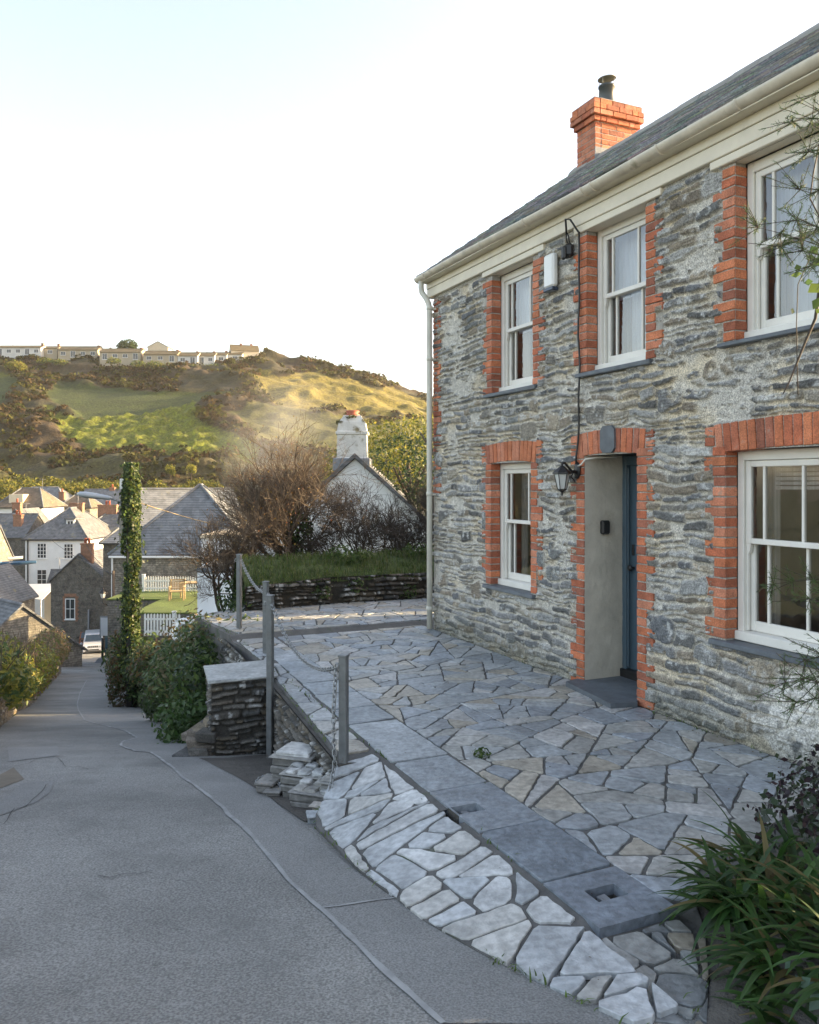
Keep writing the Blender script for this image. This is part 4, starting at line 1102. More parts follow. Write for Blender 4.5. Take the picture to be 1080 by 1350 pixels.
def branch(segs, p, d, L, r, depth, rs, ang=.5, droop=0., ratio=.72, kids=3, wob=.18, tips=None, upb=.0):
    n = 3; q = np.array(p, float); d = np.array(d, float)
    for i in range(n):
        d = d+rs.normal(size=3)*wob+np.array([0, 0, upb-droop]); d /= np.linalg.norm(d)
        q2 = q+d*L/n; ra, rb = r*(1-.35*i/n), r*(1-.35*(i+1)/n)
        segs.append((q, q2, ra, rb)); q = q2
        if depth > 0 and i > 0:
            for k in range(kids if i == n-1 else kids-1):
                v = rs.normal(size=3); v -= v.dot(d)*d; v /= np.linalg.norm(v)
                a = ang*(.6+.8*rs.rand()); nd = d*math.cos(a)+v*math.sin(a)
                branch(segs, q, nd, L*ratio*(.7+.5*rs.rand()), rb*.68, depth-1, rs, ang, droop, ratio, kids, wob, tips, upb)
    if depth == 0 and tips is not None: tips.append(q)
# ================================================================ BARE SHRUBS BEHIND THE BANK
def bare_shrub(name, x, y, z, label, stems, L, r, seed, m, upb=.06, depth=4, spread=.8, buds=0, ivy=0, ratio=.70, kids=3, budpal=None, group=None):
    o = empty(name, (x, y, z), 0, label, 'shrub', group); rs = np.random.RandomState(seed); segs = []; tips = []
    for k in range(stems):
        a = rs.rand()*6.283; t = spread*(.3+.7*rs.rand()); d = np.array([math.cos(a)*math.sin(t), math.sin(a)*math.sin(t), math.cos(t)])
        branch(segs, (rs.normal()*.12, rs.normal()*.12, 0), d, L*(.75+.4*rs.rand()), r*(.7+.5*rs.rand()), depth, rs, .55, 0, ratio, kids, .16, tips, upb)
    segs2 = [s for s in segs if s[2] > r*.25]; segs3 = [(s[0], s[1], max(s[2], .0028), max(s[3], .0022)) for s in segs if s[2] <= r*.25]
    sticks(segs2, 'stem', M['bark'], o, 6); sticks(segs3, 'twigs', m, o, 3)
    if buds and tips:
        T = np.array(tips); k = rs.randint(0, len(T), buds); C = T[k]+rs.normal(size=(buds, 3))*.05; N = rs.normal(size=(buds, 3)); N /= np.linalg.norm(N, axis=1, keepdims=True)
        V, Q = leafarr(C, N, .016, rs); link('leaves', arr_mesh(V, Q, leafcol(buds, rs, budpal or [(.25, .12, .03), (.3, .2, .04), (.18, .07, .03)])), M['leaf'], o)
    if ivy: foliage('ivy', [(0, 0, .45, .24, .24, .5), (.1, 0, .9, .28, .2, .4)], ivy, .04, seed+1, GD+G1, o)
    return len(segs)
bare_shrub('bare_shrub', -2.05, 14.4, .15, 'large bare reddish shrub with fanning twigs above the grassy bank', 11, .98, .045, 3, M['twig'], spread=.50, depth=4, buds=1300, ivy=1100)
bare_shrub('bare_shrub', -2.9, 13.6, -.3, 'sparse bare shrub left of the large fanning one, above the farthest post', 7, .62, .03, 5, M['twig'], spread=.7, depth=4, buds=300)
bare_shrub('thorn_thicket', -.75, 14.6, .1, 'dark tangled thorn thicket in front of the white gable cottage', 11, .72, .03, 7, M['twig_dark'], spread=1.15, depth=4, upb=.0, ivy=0)
bare_shrub('thorn_thicket', .35, 14.9, .1, 'dark tangled thorn thicket between the cottage downpipe and the white gable', 11, .78, .03, 8, M['twig_dark'], spread=1.1, depth=4, upb=.0)
bare_shrub('thorn_thicket', 1.3, 15.2, .2, 'dark thorn thicket against the corner of the cottage', 8, .8, .03, 18, M['twig_dark'], spread=1.0, depth=4, upb=.0)
# grass and weeds on the bank and the patio joints (nobody could count them)
def tufts(name, pts, hmin, hmax, w, seed, pal, lean=.5, **kw):
    rs = np.random.RandomState(seed); P = np.array(pts, float); n = len(P)
    a = rs.rand(n)*6.283; h = rs.uniform(hmin, hmax, n); l = rs.rand(n)*lean
    D = np.stack([np.cos(a)*l, np.sin(a)*l, np.ones(n)], 1)*h[:, None]; S = np.stack([-np.sin(a), np.cos(a), np.zeros(n)], 1)*w
    mid = P+D*.55; tip = P+D+np.stack([np.cos(a)*l*h*.6, np.sin(a)*l*h*.6, -h*l*.35], 1)
    V = np.stack([P-S, P+S, mid+S*.8, mid-S*.8, tip+S*.1, tip-S*.1], 1).reshape(-1, 3)
    b_ = (np.arange(n)*6)[:, None]; Q = np.concatenate([b_+np.array([[0, 1, 2, 3]]), b_+np.array([[3, 2, 4, 5]])])
    pal = np.array(pal); c = np.repeat(pal[rs.randint(0, len(pal), n)]*(.7+.6*rs.rand(n, 1)), 6, 0)
    return link(name, arr_mesh(V, Q, c), M['leaf'], kind='stuff', **kw)
rs = np.random.RandomState(4); pts = []
for i in range(7500):
    t = rs.rand()*3; k = min(2, int(t)); f = t-k; u = rs.rand()**1.3
    x = bk[k][0]+(bk[k+1][0]-bk[k][0])*f-.45*u*1.2; y = bk[k][1]+(bk[k+1][1]-bk[k][1])*f+u*1.5
    pts.append((x, y, .40+.30*math.sin(min(1, u*11/5)*1.57)-.9*max(0, u*11-7)/4-.02))
tufts('bank_grass', pts, .04, .14, .006, 5, [(.07, .11, .025), (.09, .13, .03), (.05, .08, .02), (.12, .13, .05)])
pts = []
for i in range(900):
    s = rs.uniform(2.2, 11); q = 2.47+rs.normal()*.012 if rs.rand() < .25 else (rs.uniform(.01, .06) if rs.rand() < .6 else qedge(min(s, 8))+rs.normal()*.015)
    c = vn(s*2.2, q*3, 9)
    if c < .5: continue
    w = SQ(s, q); pts.append((w.x, w.y, patio_z(s, q)-.012))
tufts('joint_weeds', pts, .012, .04, .004, 6, [(.07, .12, .02), (.1, .16, .03)], lean=1.2)
pts = []
for i in range(420):
    s = rs.uniform(2.3, 10); q = rs.uniform(.02, .12)+abs(rs.normal())*.12 if rs.rand() < .6 else rs.uniform(.1, 2.9)
    if s < 3.4-(q-.5)*.3: q = q
    w = SQ(s, min(q, qedge(min(s, 8))-.03)); pts.append((w.x, w.y, patio_z(s, min(q, 2.9))+.004+.006*rs.rand()))
N_ = rs.normal(size=(len(pts), 3))*.3+np.array([0, 0, 1]); N_ /= np.linalg.norm(N_, axis=1, keepdims=True)
V_, Q_ = leafarr(np.array(pts), N_, .007, rs, .5); link('leaf_litter', arr_mesh(V_, Q_, leafcol(len(pts), rs, [(.12, .07, .03), (.08, .05, .03), (.18, .12, .05), (.06, .08, .03)])), M['leaf'], kind='stuff')
def weeds(o_name, cx, cy, cz, r, n, seed, label, size=.02, pal=G1, h=.08):
    o = empty(o_name, (cx, cy, cz), 0, label, 'weed'); foliage('leaves', [(0, 0, h*.5, r, r, h)], n, size, seed, pal, o)
w = SQ(4.9, 1.85); weeds('weed', w.x, w.y, .0, .07, 60, 3, 'small green weed growing in the paving joint midway along the slab row', .018, h=.03)
# bank ivy tufts on stone
for i, (t, z) in enumerate([(.9, .25), (1.25, .3), (1.75, .18), (2.4, .3)]):
    k = int(t); f = t-k; x = bk[k][0]+(bk[k+1][0]-bk[k][0])*f; y = bk[k][1]+(bk[k+1][1]-bk[k][1])*f-.06
    foliage('fern', [(x, y, z, .16, .05, .12)], 60, .03, 90+i, G1, bank)
foliage('weeds', [(-1.0, 12.9, .72, .4, .2, .16), (.2, 13.4, .78, .35, .2, .1)], 500, .035, 95, G1, bank)
# ================================================================ EVERGREENS BEHIND THE COTTAGE
def tree(name, x, y, z, label, cat, blobs, n, size, seed, pal, trunk=None, group=None, m='leaf', **kw):
    o = empty(name, (x, y, z), 0, label, cat, group)
    foliage('crown', blobs, n, size, seed, pal, o, m, **kw)
    if trunk:
        b = MB(); h, r = trunk; b.tube([(0, 0, -.3), (.03*h, 0, h*.4), (-.02*h, .02*h, h)], [r, r*.8, r*.45], 8)
        for k in range(4):
            a = k*1.7+seed; b.tube([(0, 0, h*.55), (math.cos(a)*h*.25, math.sin(a)*h*.25, h*.95)], [r*.5, r*.2], 6)
        b.obj('trunk', M['bark'], o)
    return o
tree('conifer_hedge', .0, 24, 0, 'dense dark green clipped conifer hedge right of the white gable cottage', 'hedge', [(-.3, 0, 1.7, 1.1, 1.3, 1.7), (1.0, -.6, 2.0, 1.2, 1.3, 1.7), (2.6, -.6, 1.9, 1.4, 1.3, 2.0), (-.75, -.3, 1.0, .6, .8, 1.0)], 9000, .055, 21, GD, (2.5, .12), shell=.8, noise=.15)
tree('evergreen_tree', 1.05, 18.6, 0, 'dark evergreen showing just left of the cottage corner, tip touched by sun', 'tree', [(0, 0, 2.2, .55, .5, 1.3), (.1, 0, 3.35, .32, .3, .62), (.7, .2, 2.6, .6, .6, 1.6)], 4200, .05, 22, GD+G1, (3.2, .1), shell=.4)
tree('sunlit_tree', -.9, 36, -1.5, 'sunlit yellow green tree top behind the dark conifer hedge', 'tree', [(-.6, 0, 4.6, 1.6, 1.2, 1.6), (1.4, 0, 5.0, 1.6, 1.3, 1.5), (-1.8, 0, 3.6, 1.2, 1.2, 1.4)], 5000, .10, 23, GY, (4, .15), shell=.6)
tree('added_shade_tree', 4.2, 16.2, 0, 'unseen dark leafy tree added behind the cottage to shade the terrace', 'tree', [(0, 0, 1.8, 2, 1.6, 1.7), (2.2, 1, 2.2, 2, 1.8, 1.9), (-1.6, .8, 1.5, 1.3, 1.3, 1.5)], 5000, .11, 24, GD, (3, .15), shell=.5)  # added out of sight so the terrace falls in shade
tree('added_shade_tree', 8.6, 17.6, 0, 'unseen round dark tree added farther behind the cottage to block the sun', 'tree', [(0, 0, 2.4, 2.4, 2, 2.2), (2.4, .5, 2.6, 2, 1.8, 2.2)], 4000, .12, 25, GD, (3, .15), shell=.5)  # second unseen tree, added to block the low sun
tree('added_shade_hedge', 2.6, 14.4, 0, 'unseen low dark hedge added behind the cottage to keep sun off the terrace', 'hedge', [(-1.2, -.2, .9, .7, .7, 1.0), (0, 0, .9, 1.1, .8, 1.1), (1.7, .1, 1.0, 1.2, .9, 1.2), (3.2, .2, 1.0, 1.2, .9, 1.2), (2.5, -1.0, .8, .9, .5, 1.0), (4.2, -.6, .9, .9, .6, 1.2), (.3, 1.4, 1.2, 1.6, .8, 1.2)], 9000, .07, 26, GD, shell=.25)  # hidden hedge put in to stop sun reaching the far terrace
b = MB(); b.box(4.9, 5.2, 12.85, 17.5, -.3, 2.45, .02); b.box(4.86, 5.24, 12.84, 17.5, 2.452, 2.53, .02, mi=1); b.obj('added_shade_wall', [M['drystone'], M['slate_sill']], label='unseen tall stone wall added behind the cottage to cast shade on the terrace', cat='wall')  # invented wall, hidden by the house, casting shade on the terrace
tree('added_shade_shrub', 3.9, 3.0, 0, 'unseen tall leafy shrub added to keep sun off the corner plants', 'shrub', [(0, 0, 1.2, .7, .9, 1.3), (.5, .6, 1.8, .8, .9, 1.2), (-.1, -.8, 1.0, .7, .8, 1.1)], 6000, .07, 27, G1+GD, (1.8, .06), shell=.25)  # added outside the frame to block sun on the corner plants
# ================================================================ SHRUBS BY THE LANE
tree('broadleaf_shrub', -3.85, 12.9, -1.9, 'big glossy green shrub left of the slate pier', 'shrub', [(.1, 0, .75, .5, .5, .5), (-.15, .2, .35, .38, .45, .45), (.5, -.2, .55, .45, .45, .5), (.1, .3, .2, .6, .5, .5), (.25, 0, 1.0, .4, .4, .35)], 3600, .055, 31, [(.05, .085, .028), (.07, .11, .035), (.10, .14, .06), (.045, .07, .02)], (.9, .05), shell=.5, asp=.38)
tree('broadleaf_shrub', -2.6, 10.6, -1.15, 'glossy green shrub filling the space behind the slate pier', 'shrub', [(0, 0, .75, .6, .45, .5), (-.45, .2, .45, .45, .4, .5), (.35, .3, .95, .4, .4, .35), (0, .3, .2, .7, .4, .4), (-.1, .4, 1.0, .4, .4, .3)], 3800, .045, 32, [(.05, .085, .028), (.07, .11, .035), (.12, .15, .06), (.13, .11, .05)], (.9, .05), shell=.5, asp=.38)
tree('trailing_plant', -2.52, 9.0, -1.12, 'bright green leafy plant spilling onto the lane beside the pier foot', 'plant', [(0, 0, .12, .3, .35, .28), (-.15, .5, .2, .3, .4, .33), (.1, .2, .4, .25, .3, .25)], 1800, .04, 33, [(.06, .11, .03), (.09, .14, .05), (.04, .08, .02)], shell=.4)
tree('brown_shrub', -4.6, 17.2, -2.0, 'brownish leafy shrub in front of the white garden building', 'shrub', [(0, 0, .5, .8, .6, .7), (1.2, .2, .4, .6, .5, .8), (-.9, .2, .0, .6, .6, .5)], 2600, .05, 34, [(.09, .06, .03), (.07, .08, .03), (.12, .08, .03), (.05, .07, .02)], (.9, .05), shell=.4)
tree('creeping_shrub', -2.55, 9.9, -.75, 'low leafy shrub creeping up to the terrace edge between two galvanised posts', 'shrub', [(0, 0, .3, .3, .7, .4), (-.1, .9, .35, .3, .5, .4)], 1500, .04, 38, G1+GD, shell=.4)
tree('bramble', -2.45, 11.9, -.2, 'dark bramble leaves between the posts and the bank wall', 'bramble', [(0, 0, .1, .35, .5, .4), (.3, .3, .3, .3, .3, .3), (-.2, .8, .2, .4, .5, .5)], 1500, .04, 35, GD+G1, shell=.3)
# lane side wall behind the ivy pole
lw = wall_obj('lane_wall', [((-7.05, 20.6), (-5.0, 17.0), (-4.1, -3.2), (-2.45, -1.7), 61), ((-5.0, 17.0), (-3.9, 16.6), (-3.2, -3.1), (-1.7, -1.7), 62), ((-13.5, 38.5), (-7.05, 20.6), (-7.4, -4.1), (-6.0, -2.45), 63)], M['drystone'], 'dark ivy clad stone wall curving round behind the ivy covered pole', 'wall', **{**KW, 'res': .03, 'pal': DK*.8})
foliage('ivy', [(-6.6, 19.7, -2.7, .3, .5, .9), (-6.0, 18.6, -2.3, .35, .5, .7), (-5.3, 17.4, -2.0, .35, .4, .5), (-7.7, 22, -2.9, .4, 1.2, .9), (-4.6, 16.9, -1.9, .5, .3, .3)], 4200, .06, 36, GD+G1, lw)
b = MB(); b.box(-.045, .045, -.045, .045, -.3, 1.15, .006); b.obj('wooden_stake', mat('brown timber', (.16, .09, .045), .8, .25, 8, .004, 40), recalc=True, loc=(-4.35, 15.6, float(rdz(15.6))), label='short brown timber stake in the driveway mouth under the big shrub', cat='stake')
# ================================================================ IVY POLE WITH STREET LAMP
pz = float(rdz(20)); PX, PY = -6.85, 20.0
pole = empty('ivy_pole', (PX, PY, pz), 0, 'tall wooden pole thickly clad in sunlit ivy with a street lamp on its left', 'pole')
b = MB(); b.tube([(0, 0, -.3), (0, 0, 5.95)], [.13, .10], 12); b.obj('pole', M['bark'], pole)
V = []; n = 9000; rs = np.random.RandomState(8)
z = rs.rand(n)*5.15+.85; a = rs.rand(n)*6.283; bulge = .135+.07*vn(z*1.6, a*0+3, 2)+.06*vn(z*3.1+5, np.cos(a)*2, 3)+.12*sst(2.2, .8, z)
bulge *= 1-.25*sst(5.2, 6, z); bulge = np.where(rs.rand(n) < .06, bulge*(1.1+.7*rs.rand(n)), bulge); keep_ = (vn(z*2.2, a*1.1, 12) > .22) | (z > 4.5); z, a, bulge = z[keep_], a[keep_], bulge[keep_]; n = len(z)
C = np.stack([np.cos(a)*bulge, np.sin(a)*bulge, z], 1); N = np.stack([np.cos(a), np.sin(a), rs.normal(size=n)*.3+.2], 1)+rs.normal(size=(n, 3))*.5; N /= np.linalg.norm(N, axis=1, keepdims=True)
Vv, Q = leafarr(C, N, .042, rs, .7); link('ivy', arr_mesh(Vv, Q, leafcol(n, rs, GD+G1+[(.13, .16, .03), (.16, .19, .035)])), M['leaf'], pole)  # yellow leaf tones mixed in to stand for sun on the ivy
foliage('ivy_base', [(-.35, -.1, .9, .22, .25, 1.0), (-.3, -.1, .3, .25, .25, .5), (.3, 0, 1.0, .2, .25, .8)], 1500, .045, 41, [(.10, .06, .025), (.05, .07, .02), (.08, .06, .03)], pole)
b = MB(); b.box(-.05, .09, -.22, -.12, -.1, 1.75, .008); b.obj('cable_guard', M['black'], pole)
hz = (HY-655)/FPX*20+EYE-pz
b = MB(); b.tube([(0, -.1, hz-.22), (-.25, -.12, hz-.12), (-.45, -.14, hz-.05)], .018, 8); b.box(-.14, .14, -.16, -.10, hz-.26, hz-.2, .004); b.obj('lamp_arm', M['galv'], pole)
b = MB(); X = Matrix.Translation((-.45, -.14, hz-.03)) @ Matrix.Rotation(R(188), 4, 'Z') @ Matrix.Rotation(R(-8), 4, 'Y')
prof = [(-.02, .04), (.05, .09), (.2, .11), (.45, .14), (.62, .14), (.74, .11), (.80, .04)]
Vx = []; Fx = []; m_ = 14
for x, r in prof:
    for k in range(m_):
        a = 2*math.pi*k/m_; Vx.append((x, r*math.cos(a), r*.55*math.sin(a)))
for i in range(len(prof)-1):
    for k in range(m_): Fx.append((i*m_+k, i*m_+(k+1) % m_, (i+1)*m_+(k+1) % m_, (i+1)*m_+k))
Fx += [tuple(range(m_))[::-1], tuple(range((len(prof)-1)*m_, len(prof)*m_))]
b.add(Vx, Fx, 0, smooth=True, X=X); b.obj('lamp_head', mat('pale grey lamp casing', (.34, .37, .40), .35, .08), pole)
b = MB(); b.box(-.26, -.15, -.1, .05, 5.35, 5.62, .012); b.obj('junction_box', M['alarm'], pole)
b = MB(); wr = [Vector((.12, 0, 5.05)).lerp(Vector((7.5, 9.0, 3.4)), i/20)-Vector((0, 0, .5*4*(i/20)*(1-i/20))) for i in range(21)]
b.tube(wr, .012, 5); b.obj('overhead_wire', mat('sunlit tone cable', (.4, .3, .16), .6, .05), pole)  # cable coloured golden, as if the sun were on it
# ================================================================ LEFT WALL WITH HEDGE ON TOP
lk = [(-3.0, 3.5), (-5.35, 10.4), (-8.35, 17.3), (-15.9, 37)]
LW = empty('left_wall', (0, 0, 0), 0, 'low stone wall along the left side of the lane with plants growing over it', 'wall')
for i in range(3):
    p, q = lk[i], lk[i+1]; P, C = relief_wall(p, q, (float(rdz(p[1]))-.3, float(rdz(q[1]))-.3), (float(rdz(p[1]))+.72, float(rdz(q[1]))+.72+(.5 if i == 2 else 0)), 71+i, hmin=.05, hmax=.14, wr=(1.3, 4), gap=.008, depth=.05, mcol=(.16, .13, .09), drop=.1, pal=np.array([(.2, .16, .11), (.15, .13, .1), (.24, .2, .13), (.12, .11, .09)]), res=.03 if i < 2 else .05)
    link('stone_face', grid_mesh(P, C), M['drystone'], LW)
    e = MB(); n = Vector((-(q[1]-p[1]), q[0]-p[0], 0)).normalized()*.5; zt = [float(rdz(k[1]))+.71+(.5 if (i == 2 and k is q) else 0) for k in (p, q)]
    e.add([(p[0], p[1], zt[0]), (q[0], q[1], zt[1]), (q[0]+n.x, q[1]+n.y, zt[1]), (p[0]+n.x, p[1]+n.y, zt[0]), (p[0]+n.x, p[1]+n.y, zt[0]-3), (q[0]+n.x, q[1]+n.y, zt[1]-3), (q[0], q[1], zt[1]-3)], [(0, 1, 2, 3), (3, 2, 5, 4), (1, 6, 5, 2)]); e.obj('wall_top', M['earth'], LW)
for i, (t0, t1, h, n, pal, lab) in enumerate([(10.6, 14, .42, 2600, GY+GY+G1, 'sunlit green hedge plant on the left wall at the edge of the picture'), (14, 18.5, .5, 3000, GY+GY+G1, 'dense sunlit hedge in the middle of the left wall'), (18.5, 26, .55, 3400, GY+[(.2, .12, .06)], 'yellow green hedge on the far half of the left wall'), (26, 36, .6, 3000, [(.16, .12, .05), (.12, .13, .04), (.22, .14, .08)], 'brownish hedge at the far end of the left wall')]):  # the yellow hedges carry golden sunlight in their leaf colour
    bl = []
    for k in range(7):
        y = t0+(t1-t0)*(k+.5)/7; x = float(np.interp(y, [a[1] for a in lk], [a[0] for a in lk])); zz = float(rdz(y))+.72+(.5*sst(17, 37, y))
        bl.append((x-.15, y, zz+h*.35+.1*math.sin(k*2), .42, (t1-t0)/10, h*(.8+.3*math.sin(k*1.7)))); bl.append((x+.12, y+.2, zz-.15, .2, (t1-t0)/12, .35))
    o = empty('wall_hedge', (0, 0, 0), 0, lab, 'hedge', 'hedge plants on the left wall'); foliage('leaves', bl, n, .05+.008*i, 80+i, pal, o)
    # flower spikes and dry stems
    sg = []; rs = np.random.RandomState(85+i)
    for k in range(130):
        y = rs.uniform(t0, t1); x = float(np.interp(y, [a[1] for a in lk], [a[0] for a in lk]))-.15+rs.normal()*.2; zz = float(rdz(y))+.8+(.5*sst(17, 37, y))
        sg.append(((x, y, zz), (x+rs.normal()*.12, y+rs.normal()*.12, zz+h*(.7+.8*rs.rand())), .008, .005))
    sticks(sg, 'dry_stems', M['twig'], o)
# hedge bank added opposite the cottage, outside the frame, only for the window reflections
tree('added_hedge_bank', -8.4, 3.5, -.5, 'unseen leafy hedge bank added across the lane for the window reflections', 'hedge', [(0, -3, .6, 1.5, 2.5, 1.6), (-.6, 0, .8, 1.5, 2.5, 1.8), (-1.3, 3, .4, 1.5, 2.2, 1.6), (.2, -6, .8, 1.6, 2.4, 1.8)], 5000, .13, 99, G1+GD, shell=.6)
# ================================================================ PLANTS AT THE LOWER RIGHT
bedo = empty('plant_bed', (0, 0, 0), 0, 'raised soil bed in the lower right corner', 'bed')
def bedmesh():
    P = np.zeros((30, 30, 3)); 
    for j in range(30):
        for k in range(30):
            s = 3.35-3.6*k/29; q = .03+2.5*j/29
            lim = float(np.interp(q, [.5, 1.9, 2.05, 2.3, 2.55], [3.3, 2.85, 2.62, 2.34, 2.1]))
            s2 = min(s, lim); w = SQ(s2, q); P[j, k] = (w.x, w.y, -.03+.16*float(sst(0, .5, lim-s2))*float(sst(2.6, 2.0, q))+.04*float(fbm(s*4, q*4, 3)))
    return grid_mesh(P, flip=True)
link('soil', bedmesh(), M['earth'], bedo)
def strap_clump(x, y, z, n, L, seed, label, wid=.014, pal=((.035, .085, .018), (.05, .11, .025), (.025, .065, .015), (.03, .075, .02), (.045, .09, .02), (.06, .12, .03), (.04, .085, .02), (.16, .13, .05))):
    o = empty('strap_plant', (x, y, z), 0, label, 'plant', 'strap leaved plants in the corner bed'); rs = np.random.RandomState(seed); Vs = []; Qs = []; Cs = []; k = 9; off = 0
    for i in range(n):
        a = rs.rand()*6.283; l = L*(.6+.6*rs.rand()); el = rs.uniform(.5, 1.45); px = rs.normal()*.07; py = rs.normal()*.07
        p = np.array([px, py, 0.]); d = np.array([math.cos(a)*math.cos(el), math.sin(a)*math.cos(el), math.sin(el)]); c = np.array(pal[rs.randint(len(pal))])*(.7+.6*rs.rand())
        sd = np.array([-math.sin(a), math.cos(a), 0]); bend = rs.uniform(.10, .30)
        for j in range(k):
            t = j/(k-1); w = wid*(.5+1.3*t if t < .35 else 1)*(1-t**3)+.0012
            Vs += [p-sd*w, p+np.array([0, 0, -.25*w]), p+sd*w]; Cs += [c, c*.85, c]
            d = d+np.array([math.cos(a)*.05, math.sin(a)*.05, -bend]); d /= np.linalg.norm(d); p = p+d*l/(k-1)
        for j in range(k-1):
            b0 = off+j*3; Qs += [(b0, b0+1, b0+4, b0+3), (b0+1, b0+2, b0+5, b0+4)]
        off += 3*k
    link('leaves', arr_mesh(np.array(Vs), np.array(Qs), np.array(Cs), True), M['leaf'], o)
strap_clump(1.42, 3.42, .06, 150, .36, 1, 'large arching strap leaved clump beside the end of the slab row')
strap_clump(1.42, 3.02, .04, 150, .34, 2, 'low arching strap leaved clump above the slate edging block')
strap_clump(1.62, 3.7, .10, 90, .34, 3, 'strap leaved clump farther back by the variegated ivy')
strap_clump(1.66, 3.2, .10, 150, .38, 4, 'strap leaved clump at the right edge of the picture')
strap_clump(1.38, 2.72, .0, 110, .32, 5, 'strap leaved clump in the very corner of the picture')
strap_clump(1.62, 2.85, .1, 120, .42, 6, 'strap leaved clump behind the corner one')
iv = empty('variegated_ivy', (0, 0, 0), 0, 'dark purple and pale leaved ivy spilling over the corner bed at the right edge', 'ivy')
foliage('leaves', [(1.98, 3.95, .22, .28, .3, .2), (2.3, 4.35, .2, .3, .4, .22), (1.95, 3.6, .34, .2, .25, .12)], 1500, .02, 44, [(.03, .022, .028), (.04, .06, .03), (.12, .14, .12), (.03, .05, .02), (.05, .03, .035)], iv, asp=.7)
foliage('pale_leaves', [(1.42, 2.78, .18, .10, .12, .06), (1.6, 2.98, .24, .08, .1, .05)], 26, .03, 45, [(.12, .19, .14), (.09, .15, .11)], iv, asp=.6)
b = MB(); X = Matrix.Translation((1.05, 2.52, -.0)) @ Matrix.Rotation(-.25, 4, 'Z') @ Matrix.Rotation(-.12, 4, 'Y'); b.box(-.16, .2, -.09, .09, -.12, .05, .012, 0, (.10, .11, .115), X=X, jit=.01); b.obj('edging_block', M['paving'], label='dark slate edging block under the corner plants', cat='stone block')
# feathery tamarisk reaching in from the right
def feathery():
    o = empty('feathery_shrub', (2.35, 3.0, .1), 0, 'feathery green shrub reaching into the picture from the right, in front of the large windows', 'shrub')
    rs = np.random.RandomState(12); segs = [(np.array((0, 0, -.1)), np.array((.05, .02, 1.4)), .04, .03), (np.array((.05, .02, 1.4)), np.array((.0, 0, 3.0)), .03, .02)]; fine = []
    base = np.array([2.35, 3.0, .1])
    tg = [((1030, 325, 3.0), 1.9), ((1000, 300, 3.05), 1.9), ((1050, 290, 2.9), 1.9), ((1070, 350, 2.9), 2.0), ((1045, 160, 3.1), 2.7), ((1066, 200, 3.0), 2.6), ((1085, 120, 3.0), 3.0), ((1055, 250, 3.0), 2.3), ((1035, 900, 3.2), .7), ((1062, 870, 3.1), .8), ((1050, 925, 3.1), .6), ((1020, 770, 3.3), 1.0), ((1068, 790, 3.1), 1.0), ((1078, 900, 2.9), .7), ((1090, 300, 2.9), 2.0), ((1095, 180, 2.9), 2.4), ((1100, 860, 2.9), .8)]
    for (px, py, Y), hz in tg:
        e = np.array(W(px, py, Y))-base; s = np.array((.03, .01, hz+.25)); mid = (s+e)/2+np.array((0, 0, .16))
        pts = [s*(1-t)**2+2*mid*t*(1-t)+e*t*t for t in np.linspace(0, 1, 14)]
        for i in range(13): segs.append((pts[i], pts[i+1], .007*(1-i/15), .007*(1-(i+1)/15)))
        for i in range(5, 14):
            for k in range(9):
                p = pts[i]; d = rs.normal(size=3); d /= np.linalg.norm(d); d = d*.8+np.array([-.3, 0, .05]); L = .05+.10*rs.rand(); q = p+d*L
                segs.append((p, q, .0016, .001))
                for j in range(16):
                    t = rs.rand(); c = p+(q-p)*t; v = rs.normal(size=3); v /= np.linalg.norm(v); fine.append((c, c+(v*.7+d*.5)*.020, .0011, .0006))
    sticks(segs, 'branches', M['twig_dark'], o, 4)
    sticks(fine, 'needles', mat('feathery needles', (.10, .17, .05), .6, .2, 5, trans=.3), o, 3)
feathery()
def vine():
    o = empty('trailing_vine', (0, 0, 0), 0, 'dark trailing vine stem with a few round leaves hanging over the upper right window', 'vine')
    b = MB(); P = [W(1092, 300, 3.2), W(1082, 370, 3.2), W(1075, 420, 3.2), W(1062, 450, 3.2), W(1048, 485, 3.2), W(1040, 505, 3.2), W(1032, 520, 3.2)]
    b.tube(P, [.008, .007, .006, .005, .004, .003, .002], 6); b.tube([W(1080, 190, 3.2), W(1072, 230, 3.2), W(1068, 262, 3.2), W(1080, 285, 3.2), W(1095, 290, 3.2)], .003, 5)
    b.tube([W(1070, 335, 3.2), W(1052, 375, 3.2), W(1050, 430, 3.2), W(1052, 520, 3.2)], .002, 5); b.obj('stem', M['twig_dark'], o)
    rs = np.random.RandomState(3); C = np.array([W(*a, 3.17) for a in [(1045, 410), (1066, 372), (1074, 380), (1052, 353), (1070, 340), (1078, 345), (1076, 400), (1050, 362), (1073, 330), (1079, 410)]])
    N = rs.normal(size=C.shape)*.4+np.array([-.3, -1, .2]); N /= np.linalg.norm(N, axis=1, keepdims=True); V, Q = leafarr(C, N, .022, rs, .8); link('leaves', arr_mesh(V, Q, leafcol(len(C), rs, [(.06, .11, .03), (.09, .13, .03)])), M['leaf'], o)
vine()
